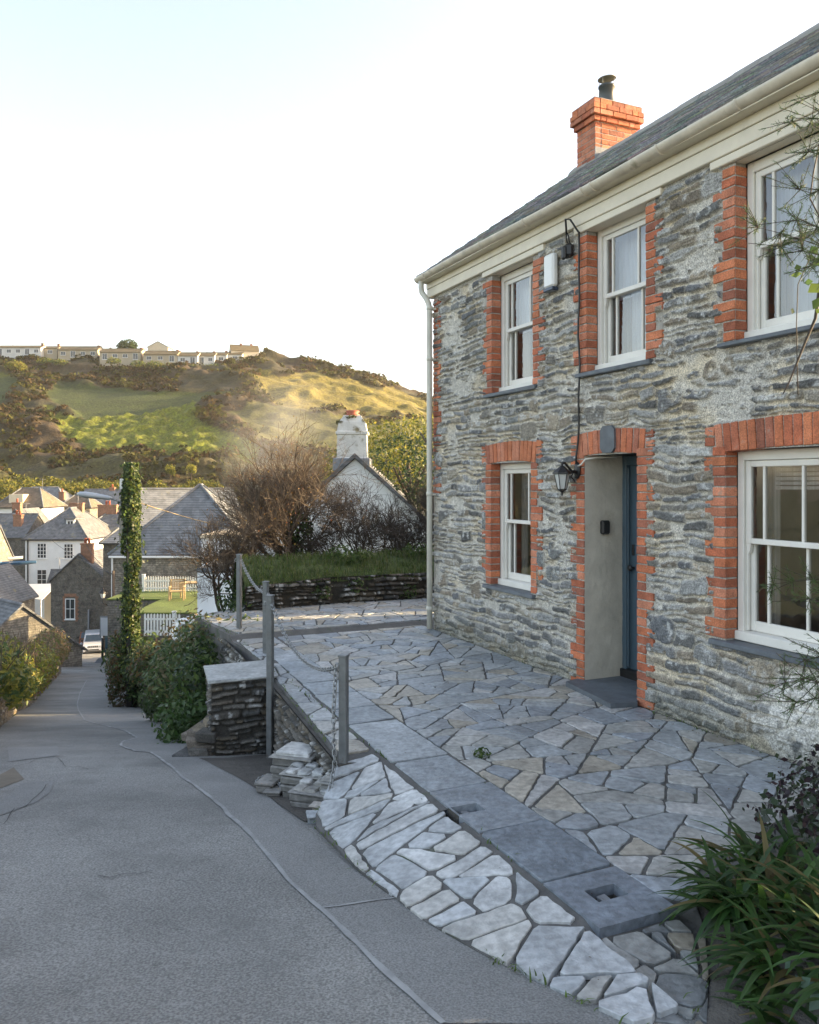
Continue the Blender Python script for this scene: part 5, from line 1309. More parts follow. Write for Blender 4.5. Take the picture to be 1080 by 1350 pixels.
# ================================================================ HILL ACROSS THE VALLEY
CRX = [-1500, -100, 0, 60, 150, 200, 300, 350, 430, 480, 520, 555, 620, 700, 900, 1600]
CRY = [462, 468, 471, 471, 476, 479, 477, 473, 484, 498, 511, 524, 550, 585, 628, 634]
def hillz(X, Y):
    px = HX+X/260*FPX
    zc = (HY-np.interp(px, CRX, CRY))/FPX*260+EYE
    t = np.clip((Y-112)/(260-112), 0, 1); g = .82*t+.18*np.sin(t*math.pi/2)**1
    z = -15.3+(zc+15.3)*g
    z = np.where(Y > 260, zc+np.minimum((Y-260)*.02, 3), z)
    return z
def pip(px, py, poly):
    ins = np.zeros(px.shape, bool); n = len(poly)
    for i in range(n):
        (xa, ya), (xb, yb) = poly[i], poly[(i+1) % n]
        c = ((ya > py) != (yb > py)) & (px < (xb-xa)*(py-ya)/(yb-ya+1e-9)+xa); ins ^= c
    return ins
def hill():
    xs = np.arange(-230, 130, .8); ys = np.arange(108, 330, .8); X, Y = np.meshgrid(xs, ys); Z = hillz(X, Y)
    Z = Z+2.2*(fbm(X*.035, Y*.035, 50, 3)-.5)*sst(112, 150, Y)*sst(262, 245, Y)
    px = HX+X/Y*FPX; py = HY-(Z-EYE)/Y*FPX
    wx = px+10*(fbm(X*.09, Y*.09, 51, 3)-.5)*2; wy = py+8*(fbm(X*.09, Y*.09, 52, 3)-.5)*2
    field = pip(wx, wy, [(60, 522), (78, 502), (130, 512), (200, 517), (300, 522), (252, 542), (110, 558), (85, 540)]) | pip(wx, wy, [(-60, 492), (22, 494), (26, 520), (0, 535), (-60, 540)])
    tus = pip(wx, wy, [(60, 542), (110, 560), (160, 548), (262, 534), (258, 556), (300, 572), (345, 590), (335, 615), (285, 600), (230, 606), (170, 596), (120, 598), (90, 585)])
    och = pip(wx, wy, [(345, 500), (420, 490), (480, 505), (556, 528), (580, 560), (500, 552), (440, 545), (380, 540), (330, 512)])
    grass2 = pip(wx, wy, [(300, 540), (350, 532), (430, 548), (580, 565), (580, 620), (420, 600), (350, 590)])
    scrub = ~(field | tus | och | grass2)
    n1 = fbm(X*.22, Y*.22, 53, 4); n2 = fbm(X*.06, Y*.06, 54, 3); n3 = fbm(X*.6, Y*.6, 57, 3)
    mound = np.clip(n1-.38, 0, 1)*4+np.clip(n2-.45, 0, 1)*4
    edge = sst(0, 1, scrub.astype(float))
    # soften the mask
    def blur(a, k=2):
        for _ in range(k): a = (a+np.roll(a, 1, 0)+np.roll(a, -1, 0)+np.roll(a, 1, 1)+np.roll(a, -1, 1))/5
        return a
    sm = blur(scrub.astype(float), 3)*sst(112, 118, Y)*sst(300, 262, Y)
    # terraces: long low banks running across the slope
    ter = np.sin((Y*.9+X*.25+14*fbm(X*.02, Y*.02, 60, 3))*.42); band = sst(.35, .95, ter)
    Zs = Z+sm*(mound*(.55+.7*n3)+1.1*band)+blur(tus.astype(float), 2)*(.6*np.clip(fbm(X*.75, Y*.75, 55, 2)-.38, 0, 1)*5)+blur((och | grass2).astype(float), 2)*(.6*np.clip(n1-.4, 0, 1)*5+.9*band*sst(.45, .6, n2))
    C = np.zeros(X.shape+(3,)); C[:] = (.06, .065, .02)
    C[field] = (.032, .047, .004); C[tus] = (.10, .115, .006); C[och] = (.12, .10, .013); C[grass2] = (.06, .062, .008)  # dark field and bright tussock carry shade and sun in their colours
    br = np.array((.042, .027, .011)); gr = np.array((.030, .028, .008)); k = sst(.4, .62, fbm(X*.12, Y*.12, 56, 3))[..., None]
    sc = br*(1-k)+gr*k; C[scrub] = sc[scrub]
    low = (scrub & (py > 612)); C[low] = (C*.7+np.array((.07, .07, .015))*.3)[low]
    C *= (.65+.7*n3)[..., None]
    global SCRUB
    rs = np.random.RandomState(9); m = scrub & (py > 440) & (px > -60) & (px < 640) & (Y < 262) & (Y > 118); ii = np.argwhere(m); ii = ii[rs.randint(0, len(ii), 5200)]
    pr = fbm(X[ii[:, 0], ii[:, 1]]*.1, Y[ii[:, 0], ii[:, 1]]*.1, 58, 3); ii = ii[pr > .42]
    SCRUB = np.stack([X[ii[:, 0], ii[:, 1]], Y[ii[:, 0], ii[:, 1]], Zs[ii[:, 0], ii[:, 1]]], 1)
    return grid_mesh(np.stack([X, Y, Zs], -1), C)
M['hill'] = mat('hillside grass and scrub', (0, 0, 0), .95, .35, .9, .25, 1.6, attr=True, speck=.35, speck_scale=2.2)
link('hill', hill(), M['hill'], kind='structure')
def scrub_mesh():
    rs = np.random.RandomState(10); n = len(SCRUB); k = 16; s = (.6+1.3*rs.rand(n, 1, 1)**2)
    d = rs.normal(size=(n, k, 3)); d /= np.linalg.norm(d, axis=2, keepdims=True); d[..., 2] = np.abs(d[..., 2])
    C = SCRUB[:, None, :]+d*s*np.array([1.1, .8, .8]); N = d+rs.normal(size=d.shape)*.5; N /= np.linalg.norm(N, axis=2, keepdims=True)
    V, Q = leafarr(C.reshape(-1, 3), N.reshape(-1, 3), .42, rs, .7)
    pal = np.array([(.045, .029, .012), (.033, .033, .010), (.06, .04, .015), (.045, .05, .010), (.07, .068, .014)]); c = pal[rs.randint(0, 5, n)]*(.7+.6*rs.rand(n, 1)); c = np.repeat(c, 4*k, 0)
    link('hillside_scrub', arr_mesh(V, Q, c), M['leaf_far'], kind='stuff')
scrub_mesh()
def hz_at(x, y): return float(hillz(np.array(x), np.array(y)))
# ================================================================ GENERIC HOUSES
M['slate_grey'] = M['slate_roof_pl']
M['slate_brown'] = mat('brown aged roof tiles', (.13, .10, .07), .85, .3, 1.8, .02, 6, courses=2.2, stain=(.2, .16, .07), stain_scale=1.1, stain_lo=.58)
M['slate_blue'] = mat('blue grey roof slates', (.135, .145, .155), .75, .25, 2.2, .02, 7, courses=2.2, stain=(.17, .17, .14), stain_scale=1.4, stain_lo=.6)
M['rubble_far'] = mat('distant rubble stone', (.19, .175, .145), .9, .4, 2.6, .03, 5, courses=2.6, speck=.3, speck_scale=9, stain=(.11, .105, .095), stain_scale=4, stain_lo=.5)
M['rubble_dark'] = mat('dark distant rubble stone', (.12, .11, .095), .9, .4, 2.6, .03, 5, courses=2.6, speck=.3, speck_scale=9, stain=(.15, .13, .10), stain_scale=4, stain_lo=.52)
M['white_far'] = mat('white painted masonry', (.70, .71, .70), .8, .06, 1.5)
M['cream_far'] = mat('cream painted masonry', (.62, .53, .38), .8, .08, 1.5)
M['pane_far'] = mat('dark window glass', (.03, .04, .05), .12, .1, 1.2, spec=.6)
M['pot'] = mat('terracotta chimney pot', (.40, .12, .07), .8, .15, 8)
M['brick_far'] = mat('distant orange brick', (.25, .13, .08), .85, .3, 5, .01, 9)
def far_window(parent, P0, ux, w, h, nv=1, nh=1, frame=.07, name='window', pane='pane_far', m='white_far', depth=.05):
    """P0: lower left corner on the wall (Vector, local), ux: unit vector along the wall; outward = ux x up"""
    ux = Vector(ux); out = Vector((ux.y, -ux.x, 0)); X = Matrix((( ux.x, out.x, 0, P0[0]), (ux.y, out.y, 0, P0[1]), (0, 0, 1, P0[2]), (0, 0, 0, 1)))
    b = MB(); f = frame
    b.box(0, w, 0, depth, 0, f, X=X); b.box(0, w, 0, depth, h-f, h, X=X); b.box(0, f, 0, depth, f, h-f, X=X); b.box(w-f, w, 0, depth, f, h-f, X=X)
    for i in range(1, nv+1): x = w*i/(nv+1); b.box(x-f*.35, x+f*.35, 0, depth*.8, f, h-f, X=X)
    for i in range(1, nh+1): z = h*i/(nh+1); b.box(f, w-f, .002, depth*.78, z-f*.35, z+f*.35, X=X)
    b.box(-.06, w+.06, 0, depth+.07, -.08, -.002, X=X)
    o = b.obj(name, M[m], parent)
    p = MB(); p.box(f, w-f, .0, .012, f, h-f, X=X); p.obj('pane', M[pane], o)
    return o
def house_far(name, label, cat, c, z_eave, L, D_, wall_h, rise, rz=0, kind='gable', axis='x', wall='white_far', roof='slate_grey', over=.25, wins_=(), chims=(), group=None, base_ext=3.0, ridge_frac=.4, fascia=True):
    """c: (x, y) centre; front face is local -y. axis: ridge direction"""
    o = empty(name, (c[0], c[1], z_eave), rz, label, cat, group)
    hx, hy = L/2, D_/2; b = MB()
    b.box(-hx, hx, -hy, hy, -wall_h-base_ext, -.002)
    if kind == 'gable':
        if axis == 'x':
            for s in (-1, 1): b.prism([(-hy, -.002), (hy, -.002), (0, rise-.03)], s*hx-(.25 if s > 0 else 0), s*hx+(0 if s > 0 else .25), axis='x')
        else:
            for s in (-1, 1): b.prism([(-hx, -.002), (hx, -.002), (0, rise-.03)], s*hy-(.25 if s > 0 else 0), s*hy+(0 if s > 0 else .25), axis='y')
    b.obj('wall', M[wall], o)
    r = MB(); t = .10; e = over
    if kind == 'gable':
        k = rise/(hy if axis == 'x' else hx)
        if axis == 'x':
            r.prism([(-hy-e, -e*k), (0, rise), (hy+e, -e*k), (hy+e, -e*k+t), (0, rise+t*1.3), (-hy-e, -e*k+t)], -hx-e*.5, hx+e*.5, axis='x')
            r.prism([(-.14, rise+t*1.0), (0, rise+t*1.3+.07), (.14, rise+t*1.0)], -hx-e*.5, hx+e*.5, axis='x')
        else:
            r.prism([(-hx-e, -e*k), (0, rise), (hx+e, -e*k), (hx+e, -e*k+t), (0, rise+t*1.3), (-hx-e, -e*k+t)], -hy-e*.5, hy+e*.5, axis='y')
    elif kind == 'hip':
        a = hx*ridge_frac if axis == 'x' else 0; b2 = hy*ridge_frac if axis == 'y' else 0
        V = [(-hx-e, -hy-e, 0), (hx+e, -hy-e, 0), (hx+e, hy+e, 0), (-hx-e, hy+e, 0), (-a-.01, -b2-.01, rise), (a+.01, -b2-.01, rise), (a+.01, b2+.01, rise), (-a-.01, b2+.01, rise)]
        r.add(V, [(0, 1, 5, 4), (1, 2, 6, 5), (2, 3, 7, 6), (3, 0, 4, 7), (4, 5, 6, 7), (3, 2, 1, 0)])
    elif kind == 'flat': r.box(-hx-e, hx+e, -hy-e, hy+e, 0, .14)
    ro = r.obj('roof', M[roof], o)
    if kind == 'hip':
        h = MB()
        for i, j in ((0, 4), (1, 5), (2, 6), (3, 7)): h.tube([V[i], V[j]], .10, 6)
        h.tube([(-a, -b2, rise), (a+.02, b2+.02, rise)], .1, 6); h.obj('ridge_tiles', M['slate_blue'], ro)
    if fascia and kind != 'gable':
        f = MB(); f.box(-hx-e-.03, hx+e+.03, -hy-e-.05, -hy-e+.03, -.12, .02); f.box(hx+e-.02, hx+e+.05, -hy-e+.04, hy+e, -.12, .02); f.obj('gutter', M['black'], o)
    for w_ in wins_:
        face, u, v, w, h = w_[:5]; nv, nh = (w_[5], w_[6]) if len(w_) > 6 else (1, 1)
        if face == 'F': far_window(o, (u-w/2, -hy, v), (1, 0, 0), w, h, nv, nh)
        elif face == 'R': far_window(o, (hx, u-w/2, v), (0, 1, 0), w, h, nv, nh)
    for x, y, z0, h, w, m_, pots in chims:
        cb = MB(); cb.box(x-w/2, x+w/2, y-.3, y+.3, z0, z0+h, .02); cb.box(x-w/2-.05, x+w/2+.05, y-.35, y+.35, z0+h-.14, z0+h-.002, .02); ch = cb.obj('chimney', M[m_], ro)
        for k in range(pots):
            pb = MB(); pb.lathe([(.13, 0), (.12, .38), (.15, .40), (.13, .45)], (x+(k-(pots-1)/2)*.34, y, z0+h), 8); pb.obj('chimney_pot', M['pot'], ch)
    return o
def E_(px, py, Y): return (py and (HY-py)/FPX*Y+EYE)
def X_(px, Y): return (px-HX)/FPX*Y
# ---- white cottage with the big chimney, behind the thickets
o = house_far('white_cottage', 'white rendered gable cottage with a massive lichen topped chimney behind the thorn thickets', 'cottage', (-1.5, 25.3), E_(0, 738, 22.3), 6.2, 6.0, 3, 2.8, axis='y', wall='white_far', roof='slate_grey', over=.22)
def bigchim():
    b = MB(); cz = E_(0, 668, 22)+1.75
    V = []; prof = [(.50, 0), (.46, .28), (.455, .30), (.42, .34), (.41, .95), (.45, .97), (.45, 1.04), (.41, 1.06), (.37, 1.30), (.26, 1.46), (.24, 1.50)]
    for k, (r, z) in enumerate(prof):
        for sx, sy in ((-1, -1), (1, -1), (1, 1), (-1, 1)): V.append((sx*r, sy*r*.8, z+2.5))
    F = [(i*4+k, i*4+(k+1) % 4, (i+1)*4+(k+1) % 4, (i+1)*4+k) for i in range(len(prof)-1) for k in range(4)]; F.append((len(V)-4, len(V)-3, len(V)-2, len(V)-1))
    X = Matrix.Translation((-.1, -2.45, 0)); b.add(V, F, 0, X=X)
    c = b.obj('chimney', mat('lichened white chimney render', (.58, .57, .53), .9, .15, 3, .01, 20, stain=(.20, .17, .10), stain_scale=3.2, stain_lo=.53), o)
    p = MB(); p.box(-.62, .42, -2.9, -1.95, 2.44, 2.80, .02); p.obj('lead_apron', M['lead'], c)
    p = MB(); p.lathe([(.18, 0), (.2, .04), (.15, .08), (.2, .14), (.16, .16)], (-.1, -2.45, 3.99), 12); p.obj('chimney_pot', M['pot'], c)
    foliage('moss', [(-.45, -2.6, 3.80, .12, .2, .06), (.25, -2.6, 3.83, .12, .2, .06), (-.1, -2.6, 3.95, .2, .2, .05)], 260, .04, 7, [(.12, .11, .03), (.08, .08, .03)], c)
bigchim()
# ---- chapel like stone building
house_far('stone_chapel', 'broad grey stone building with a lichen spotted hipped slate roof and an arched window', 'building', (-12.6, 49.0), E_(0, 732, 45), 8.0, 7.5, 2.4, 3.9, kind='hip', axis='y', wall='rubble_far', roof='slate_blue', over=.15, ridge_frac=.05, fascia=False)
ch = [x for x in bpy.data.objects if x.name == 'stone_chapel'][0]
def arched():
    b = MB(); x0, z0, r = .62, -1.95, .75; yf = -3.75
    n = 14
    outer = [(x0+r*math.cos(math.pi*k/n), z0+r*math.sin(math.pi*k/n)) for k in range(n+1)]; inner = [(x0+(r-.09)*math.cos(math.pi*k/n), z0+(r-.09)*math.sin(math.pi*k/n)) for k in range(n+1)]
    for k in range(n): b.prism([outer[k], outer[k+1], inner[k+1], inner[k]], yf-.06, yf-.002, axis='y')
    for k in range(1, 6): a = math.pi*k/6; b.tube([(x0+.3*math.cos(a), yf-.03, z0+.3*math.sin(a)), (x0+.68*math.cos(a), yf-.03, z0+.68*math.sin(a))], .02, 4)
    for k in range(10): b.tube([(x0+.3*math.cos(math.pi*k/10), yf-.03, z0+.3*math.sin(math.pi*k/10)), (x0+.3*math.cos(math.pi*(k+1)/10), yf-.03, z0+.3*math.sin(math.pi*(k+1)/10))], .02, 4)
    w = b.obj('arched_window', M['lead'], ch)
    p = MB(); p.prism(inner+[(x0-r+.09, z0-.5), (x0+r-.09, z0-.5)], yf-.012, yf-.003, axis='y'); p.obj('pane', M['pane_far'], w)
    g = MB(); g.box(-4.1, 4.1, -4.02, -3.92, -.16, -.04, .02); g.box(-3.99, -3.91, -3.86, -3.78, -6, -.1); g.obj('gutter', M['white_far'], ch)
arched()
house_far('slate_roofed_house', 'house behind the stone chapel, only its long plain slate roof showing', 'house', (X_(228, 60), 62.0), E_(0, 692, 57), 8, 6, 3, 2.4, wall='rubble_far', roof='slate_blue', rz=.5)
# ---- slate hung tall block and stone cottage by the cars
o = house_far('slate_hung_house', 'tall slate hung house behind the notice board with a street lantern on its corner', 'house', (-24.5, 72.0), E_(0, 716, 69), 3.1, 6, 9, 1.6, kind='hip', wall='rubble_dark', roof='slate_blue')
b = MB(); b.lathe([(.02, .95), (.06, .9), (.10, .78), (.34, .5), (.36, .46), (.28, .44), (.26, .42), (.14, 0), (.05, -.06), (.05, -.4)], (-1.35, -3.55, -4.6), 6, smooth=False); b.tube([(-1.35, -3.55, -5.0), (-1.2, -3.0, -5.3)], .05, 6)
ln = b.obj('street_lantern', M['black'], o)
b = MB(); b.lathe([(.285, .40), (.165, .02)], (-1.35, -3.56, -4.6), 6, smooth=False, cap=False); b.obj('lantern_glass', M['lampglass'], ln)
o = house_far('stone_gable_house', 'stone gabled house with an orange brick chimney above the parked cars', 'house', (X_(121, 76), 76.0), E_(0, 765, 73), 5.0, 6, 5.5, 2.3, axis='y', wall='rubble_dark', roof='slate_grey', wins_=[('F', -.75, -3.5, .9, 1.85, 1, 1)], chims=[(0.55, -2.4, 1.4, 1.9, 1.0, 'brick_far', 2)])
b = MB(); yy = -3.0
for zz in range(12):
    for xx in (-1.42, -.08-.22): b.box(xx, xx+.22+(.08 if zz % 2 else 0), yy-.02, yy+.1, -3.7+zz*.19, -3.7+zz*.19+.17)
b.box(-1.3, -.2, yy-.02, yy+.1, -1.5, -1.2); b.obj('brick_surround', M['brick_far'], o)
b = MB(); b.tube([(1.0, -3.2, -2.6), (1.0, -3.25, -5), (.6, -3.4, -6.2), (.35, -3.9, -8.4)], .09, 6); b.obj('drainpipe', M['lead'], o)
# ---- large white house
house_far('white_house', 'large white two storey house with a half sunlit hipped slate roof', 'house', (X_(73, 85)+.1, 89.5), E_(0, 711, 85), 6.5, 9, 6, 3.2, kind='hip', axis='y', wall='white_far', roof='slate_grey', ridge_frac=.25,
    wins_=[('F', -1.5, -2.0, 1.0, 1.6, 2, 3), ('F', 1.3, -2.05, 1.0, 1.6, 2, 3), ('F', -1.5, -4.75, 1.05, 1.6, 1, 2), ('F', 1.3, -4.6, .9, 1.2, 2, 2)], chims=[(-.1, 1.0, 2.2, 1.5, 1.5, 'brick_far', 0)])
wh = [x for x in bpy.data.objects if x.name == 'white_house'][0]
b = MB(); b.box(.4, 1.3, -3.0, -1.2, .8, 2.0); d = b.obj('dormer', M['white_far'], wh); far_window(d, (.5, -3.0, .95), (1, 0, 0), .7, .95, 1, 0); b = MB(); b.box(.25, 1.45, -3.2, -.8, 2.0, 2.15); b.obj('dormer_roof', M['slate_grey'], d)
b = MB(); b.box(-3.0, -2.9, -4.62, -4.52, -6, -.1); b.obj('drainpipe', M['black'], wh)
b = MB(); b.tube([(-8.7, 0, 0)]*2, .01, 3) if False else None
house_far('white_wing', 'low wing joined behind the large white house, its roof slope golden in the sun', 'house', (X_(150, 93), 95), E_(0, 706, 90), 7.0, 6, 6, 2.4, kind='hip', wall='white_far', roof='slate_grey', chims=[(-1.4, 0, 1.7, 1.6, 2.2, 'brick_far', 2)])
house_far('cream_cottage', 'small cream cottage with a slate roof left of the parked cars', 'cottage', (X_(77, 83), 84.0), E_(0, 780, 82), 2.3, 3.2, 4, 1.9, wall='cream_far', roof='slate_grey', over=.1, chims=[(.75, .2, 1.2, 1.0, .5, 'brick_far', 1)])
o = empty('awning', (X_(50, 80), 80, E_(0, 778, 80)), 0, 'pale blue white sloping canopy below the large white house', 'awning')
b = MB(); b.add([(-1.5, -1.2, -.45), (1.0, -1.4, -.75), (1.7, .8, .55), (-1.7, .8, .5), (-1.5, -1.2, -.5), (1.0, -1.4, -.8), (1.7, .8, .5), (-1.7, .8, .45)], [(0, 1, 2, 3), (7, 6, 5, 4), (0, 4, 5, 1), (1, 5, 6, 2), (2, 6, 7, 3), (3, 7, 4, 0)]); b.obj('canopy', M['white_far'], o)
b = MB(); b.tube([(.9, -1.3, -.8), (.9, -1.3, -4)], .05, 6); b.obj('support', M['white_far'], o)
# ---- near roofs on the left
house_far('slate_roofed_house', 'long dark slate roof just beyond the left wall, ridge catching the sun', 'house', (X_(36, 43)-3.0, 44.6), E_(0, 812, 43)-1.9, 9.0, 6.4, 2.6, 2.6, rz=-.72, wall='rubble_far', roof='slate_grey', base_ext=2)
house_far('slate_roofed_house', 'golden lit slate roof at the left edge of the picture below the white house', 'house', (-29.6, 57.5), E_(0, 790, 57), 3.8, 5, 2.5, 2.1, kind='gable', axis='y', wall='rubble_far', roof='slate_grey', base_ext=3, ridge_frac=.5)
# ---- left cluster
house_far('lead_roofed_shed', 'building with a ribbed blue grey metal roof left of the white house', 'shed', (-40.6, 76), E_(0, 742, 72), 4.4, 5, 3, 3.0, wall='rubble_far', roof='slate_blue')
house_far('stone_gable_house', 'stone gable with a red chimney in front of the white dormer house', 'house', (X_(26, 98), 100), E_(0, 716, 96), 6.6, 6, 5, 3.9, axis='y', wall='rubble_far', roof='slate_grey', chims=[(0, -2.6, 3.3, 1.5, 1.0, 'brick_far', 1)])
house_far('stone_gable_house', 'dark slate roofed house at the far left edge above the metal roof', 'house', (X_(2, 88), 90), E_(0, 708, 86), 6, 6, 5, 2.2, wall='rubble_dark', roof='slate_grey', chims=[(1.6, -1.5, .6, 1.7, .9, 'brick_far', 2)])
o = house_far('white_dormer_house', 'white house with a brown hipped roof and a cream dormer at the upper left', 'house', (X_(32, 111), 113), E_(0, 669, 109), 6.2, 7, 3, 2.6, kind='hip', axis='x', wall='white_far', roof='slate_brown', wins_=[('F', .6, -1.3, .55, .9, 1, 1)], over=.35)
b = MB(); b.box(-1.6, .3, -3.0, -1.0, .5, 1.75); b.obj('dormer', M['cream_far'], o)
house_far('slate_roofed_house', 'long grey slate roof behind the white dormer house', 'house', (X_(52, 122), 124), E_(0, 668, 120), 9.5, 7, 3, 2.9, kind='hip', wall='rubble_far', roof='slate_blue', chims=[(3.6, -2.4, 0, 2.2, .8, 'brick_far', 1)])
house_far('slate_roofed_house', 'grey roofed house behind the street lamp head', 'house', (X_(132, 122), 126), E_(0, 673, 120), 7.5, 7, 3, 3.0, wall='rubble_far', roof='slate_blue', chims=[(.4, 0, 2.2, 1.2, .8, 'brick_far', 1)])
house_far('slate_roofed_house', 'small brownish roof between the two long grey roofs', 'house', (X_(100, 118), 120), E_(0, 670, 115), 4.5, 5, 3, 1.8, kind='hip', wall='rubble_far', roof='slate_brown')
# ---- white garden buildings by the shrub
house_far('flat_roofed_house', 'white flat roofed building seen through the bare shrub twigs', 'building', (X_(318, 32), 33), E_(0, 712, 30), 2.6, 4, 2.2, .2, kind='flat', wall='white_far', roof='cream_far', over=.05, wins_=[('F', .1, -1.1, 1.6, .75, 1, 0)], fascia=False, base_ext=2)
house_far('white_outhouse', 'low white painted stone outhouse beside the picket fence garden', 'outhouse', (X_(292, 28), 29), E_(0, 757, 27), 1.4, 3, 2.4, .25, kind='flat', wall='white_far', roof='slate_grey', over=.02, fascia=False, base_ext=2)
o = empty('garden_terrace', (-9.6, 34, -4.2), 0, 'pale painted terrace wall under the lower picket fence', 'wall'); b = MB(); b.box(-1.3, 1.4, -3.6, .2, -2, -1.3); b.box(-1.3, -.6, -4.0, -3.5, -2, -1.0, .05); b.obj('terrace_block', M['white_far'], o)
b = MB(); b.box(-2.45, 1.55, 1.45, 9.1, -4, .395); b.box(-5.15, -2.5, 5.65, 9.1, -4, .39); b.obj('stone_base', M['rubble_dark'], o)
lawn = MB(); V = []
lawn.box(-12.1, -8.0, 35.4, 43.2, -3.8, -3.74, 0); lawn.box(-14.8, -12.1, 39.6, 43.2, -3.8, -3.745, 0); lawn.obj('lawn', mat('bright lawn', (.09, .125, .02), .9, .25, 1.2, .03, 25), kind='structure')
def picket(label, x0, x1, y, z, h, sp=.13, w=.075, xr=0, posts=()):
    o = empty('picket_fence', (x0, y, z), 0, label, 'fence', 'white picket fences round the garden'); b = MB(); x = 0
    while x < x1-x0: b.prism([(x, 0), (x+w, 0), (x+w, h-.05), (x+w/2, h), (x, h-.05)], 0, .02, axis='y'); x += sp
    b.obj('pickets', M['white'], o)
    b = MB(); b.box(0, x1-x0, .022, .06, .12, .2); b.box(0, x1-x0, .022, .06, h-.28, h-.2); b.obj('rail', M['white'], o)
    for p in posts: b = MB(); b.box(p-.07, p+.07, -.05, .09, -.1, h+.06, .01); b.box(p-.09, p+.09, -.07, .11, h+.06, h+.1, .01); b.obj('post', M['white'], o)
picket('upper white picket fence behind the sunlit lawn', X_(188, 42.5), X_(272, 42.5), 42.5, -3.74, .78, posts=(0.05, 3.2))
picket('lower white picket fence in shade in front of the sunlit lawn', X_(190, 33.8), X_(238, 33.8), 33.8, E_(0, 838, 33.8), .92, posts=(1.25,))
def bench():
    o = empty('garden_bench', (X_(231, 39), 39.3, -3.74), .15, 'pale wooden garden chair standing on the sunlit lawn', 'chair'); m = mat('weathered light timber', (.42, .30, .15), .75, .15, 8)
    b = MB(); b.box(-.32, .32, -.3, .3, .40, .45, .01); b.obj('seat', m, o)
    b = MB()
    for k in range(5): b.box(-.32, .32, .27, .30, .5+k*.1, .57+k*.1)
    b.obj('backrest', m, o)
    for sx, sy, h in ((-.33, -.28, .62), (.33, -.28, .62), (-.33, .28, .98), (.33, .28, .98)): b = MB(); b.box(sx-.035, sx+.035, sy-.035, sy+.035, 0, h, .005); b.obj('leg', m, o)
    b = MB(); b.box(-.38, -.28, -.3, .3, .62, .66, .01); b.box(.28, .38, -.3, .3, .62, .66, .01); b.obj('armrest', m, o)
    o = empty('garden_table', (X_(249, 40), 40.3, -3.74), .1, 'wooden garden table right of the pale wooden chair', 'table')
    b = MB(); b.box(-.5, .5, -.4, .4, .70, .75, .01); b.obj('tabletop', m, o)
    for sx in (-.42, .42):
        for sy in (-.32, .32): b = MB(); b.box(sx-.03, sx+.03, sy-.03, sy+.03, 0, .7); b.obj('leg', m, o)
bench()
def aerial(parent_name, x, y, z):
    p = bpy.data.objects[parent_name]; b = MB(); b.tube([(x, y, z), (x, y, z+1.7)], .025, 5); b.tube([(x-.4, y, z+1.6), (x+.5, y, z+1.6)], .018, 4)
    for k in range(6): b.tube([(x-.35+k*.15, y-.22, z+1.6), (x-.35+k*.15, y+.22, z+1.6)], .012, 4)
    b.obj('aerial', M['lead'], p)
aerial('white_house', .2, .6, 3.2); aerial('stone_gable_house', .7, -2.2, 2.6); aerial('white_dormer_house', 1.6, 0, 2.2); aerial('slate_hung_house', .2, 0, 1.3); aerial('stone_gable_house.001', .5, -1.4, 3.0); aerial('cream_cottage', -.3, 0, 1.6)
def wire(name, a, b_, sag, label):
    pts = [Vector(a).lerp(Vector(b_), i/24)-Vector((0, 0, sag*4*(i/24)*(1-i/24))) for i in range(25)]; b = MB(); b.tube(pts, .02, 4); b.obj(name, M['trim_wire'], label=label, cat='wire')
M['trim_wire'] = mat('black cable', (.03, .03, .03), .7)
wire('overhead_wire', W(149.5, 757, 44), W(30, 668, 95), 1.0, 'dark overhead wire crossing the roofs from the thin wooden pole')
wire('overhead_wire', W(149.5, 759, 44), W(105, 700, 88), .5, 'dark overhead wire running from the thin wooden pole to the white house')
# ================================================================ SKYLINE BUNGALOWS
M['bung_w'] = mat('weathered pale bungalow wall', (.55, .55, .52), .9, .1, .5)
M['bung_c'] = mat('weathered cream bungalow wall', (.38, .33, .24), .9, .1, .5)
M['bung_roof'] = mat('low brown roof', (.11, .085, .04), .85, .25, 1, 0, 1)
for i, (xa, xb, ye, yr, yb, Y, wl, lab, nw) in enumerate([
    (0, 60, 458, 454, 471, 250, 'bung_w', 'long pale bungalow at the far left end of the skyline row', 5),
    (62, 81, 459, 455, 470, 252, 'bung_c', 'narrow cream bungalow second from the left on the skyline', 1),
    (82, 134, 461, 455, 473, 250, 'bung_c', 'cream bungalow with a brown roof left of the dark skyline tree', 4),
    (136, 190, 464, 458, 478, 246, 'bung_c', 'cream bungalow directly below the dark skyline tree', 4),
    (193, 238, 467, 461, 479, 244, 'bung_c', 'cream bungalow right of the dark skyline tree', 3),
    (238, 264, 469, 463, 480, 244, 'bung_w', 'pale bungalow in the middle of the skyline row', 2),
    (264, 286, 469, 463, 479, 246, 'bung_w', 'pale bungalow just left of the thin mast', 2),
    (287, 302, 468, 463, 477, 248, 'bung_w', 'small pale bungalow right of the thin mast', 1),
    (303, 322, 467, 461, 475, 250, 'bung_w', 'small pale bungalow below the cream gabled house', 1)]):
    L = (xb-xa)/FPX*Y; z = E_(0, ye, Y); hgt = (yb-ye)/FPX*Y
    house_far('bungalow', lab, 'bungalow', (X_((xa+xb)/2, Y+3), Y+3), z, L, 6, hgt, (ye-yr)/FPX*Y, wall=wl, roof='bung_roof', over=.3, base_ext=1.5, group='bungalows along the skyline',
              wins_=[('F', -L/2+L*(k+.5)/nw, -1.7 if (k+i) % 3 else -2.3, min(1.5, L/nw*.5), 1.1 if (k+i) % 3 else 1.9, 1, 0) for k in range(nw)], chims=[(L/2-.8, 0, .5, 1.3, .7, 'brick_far', 0)])
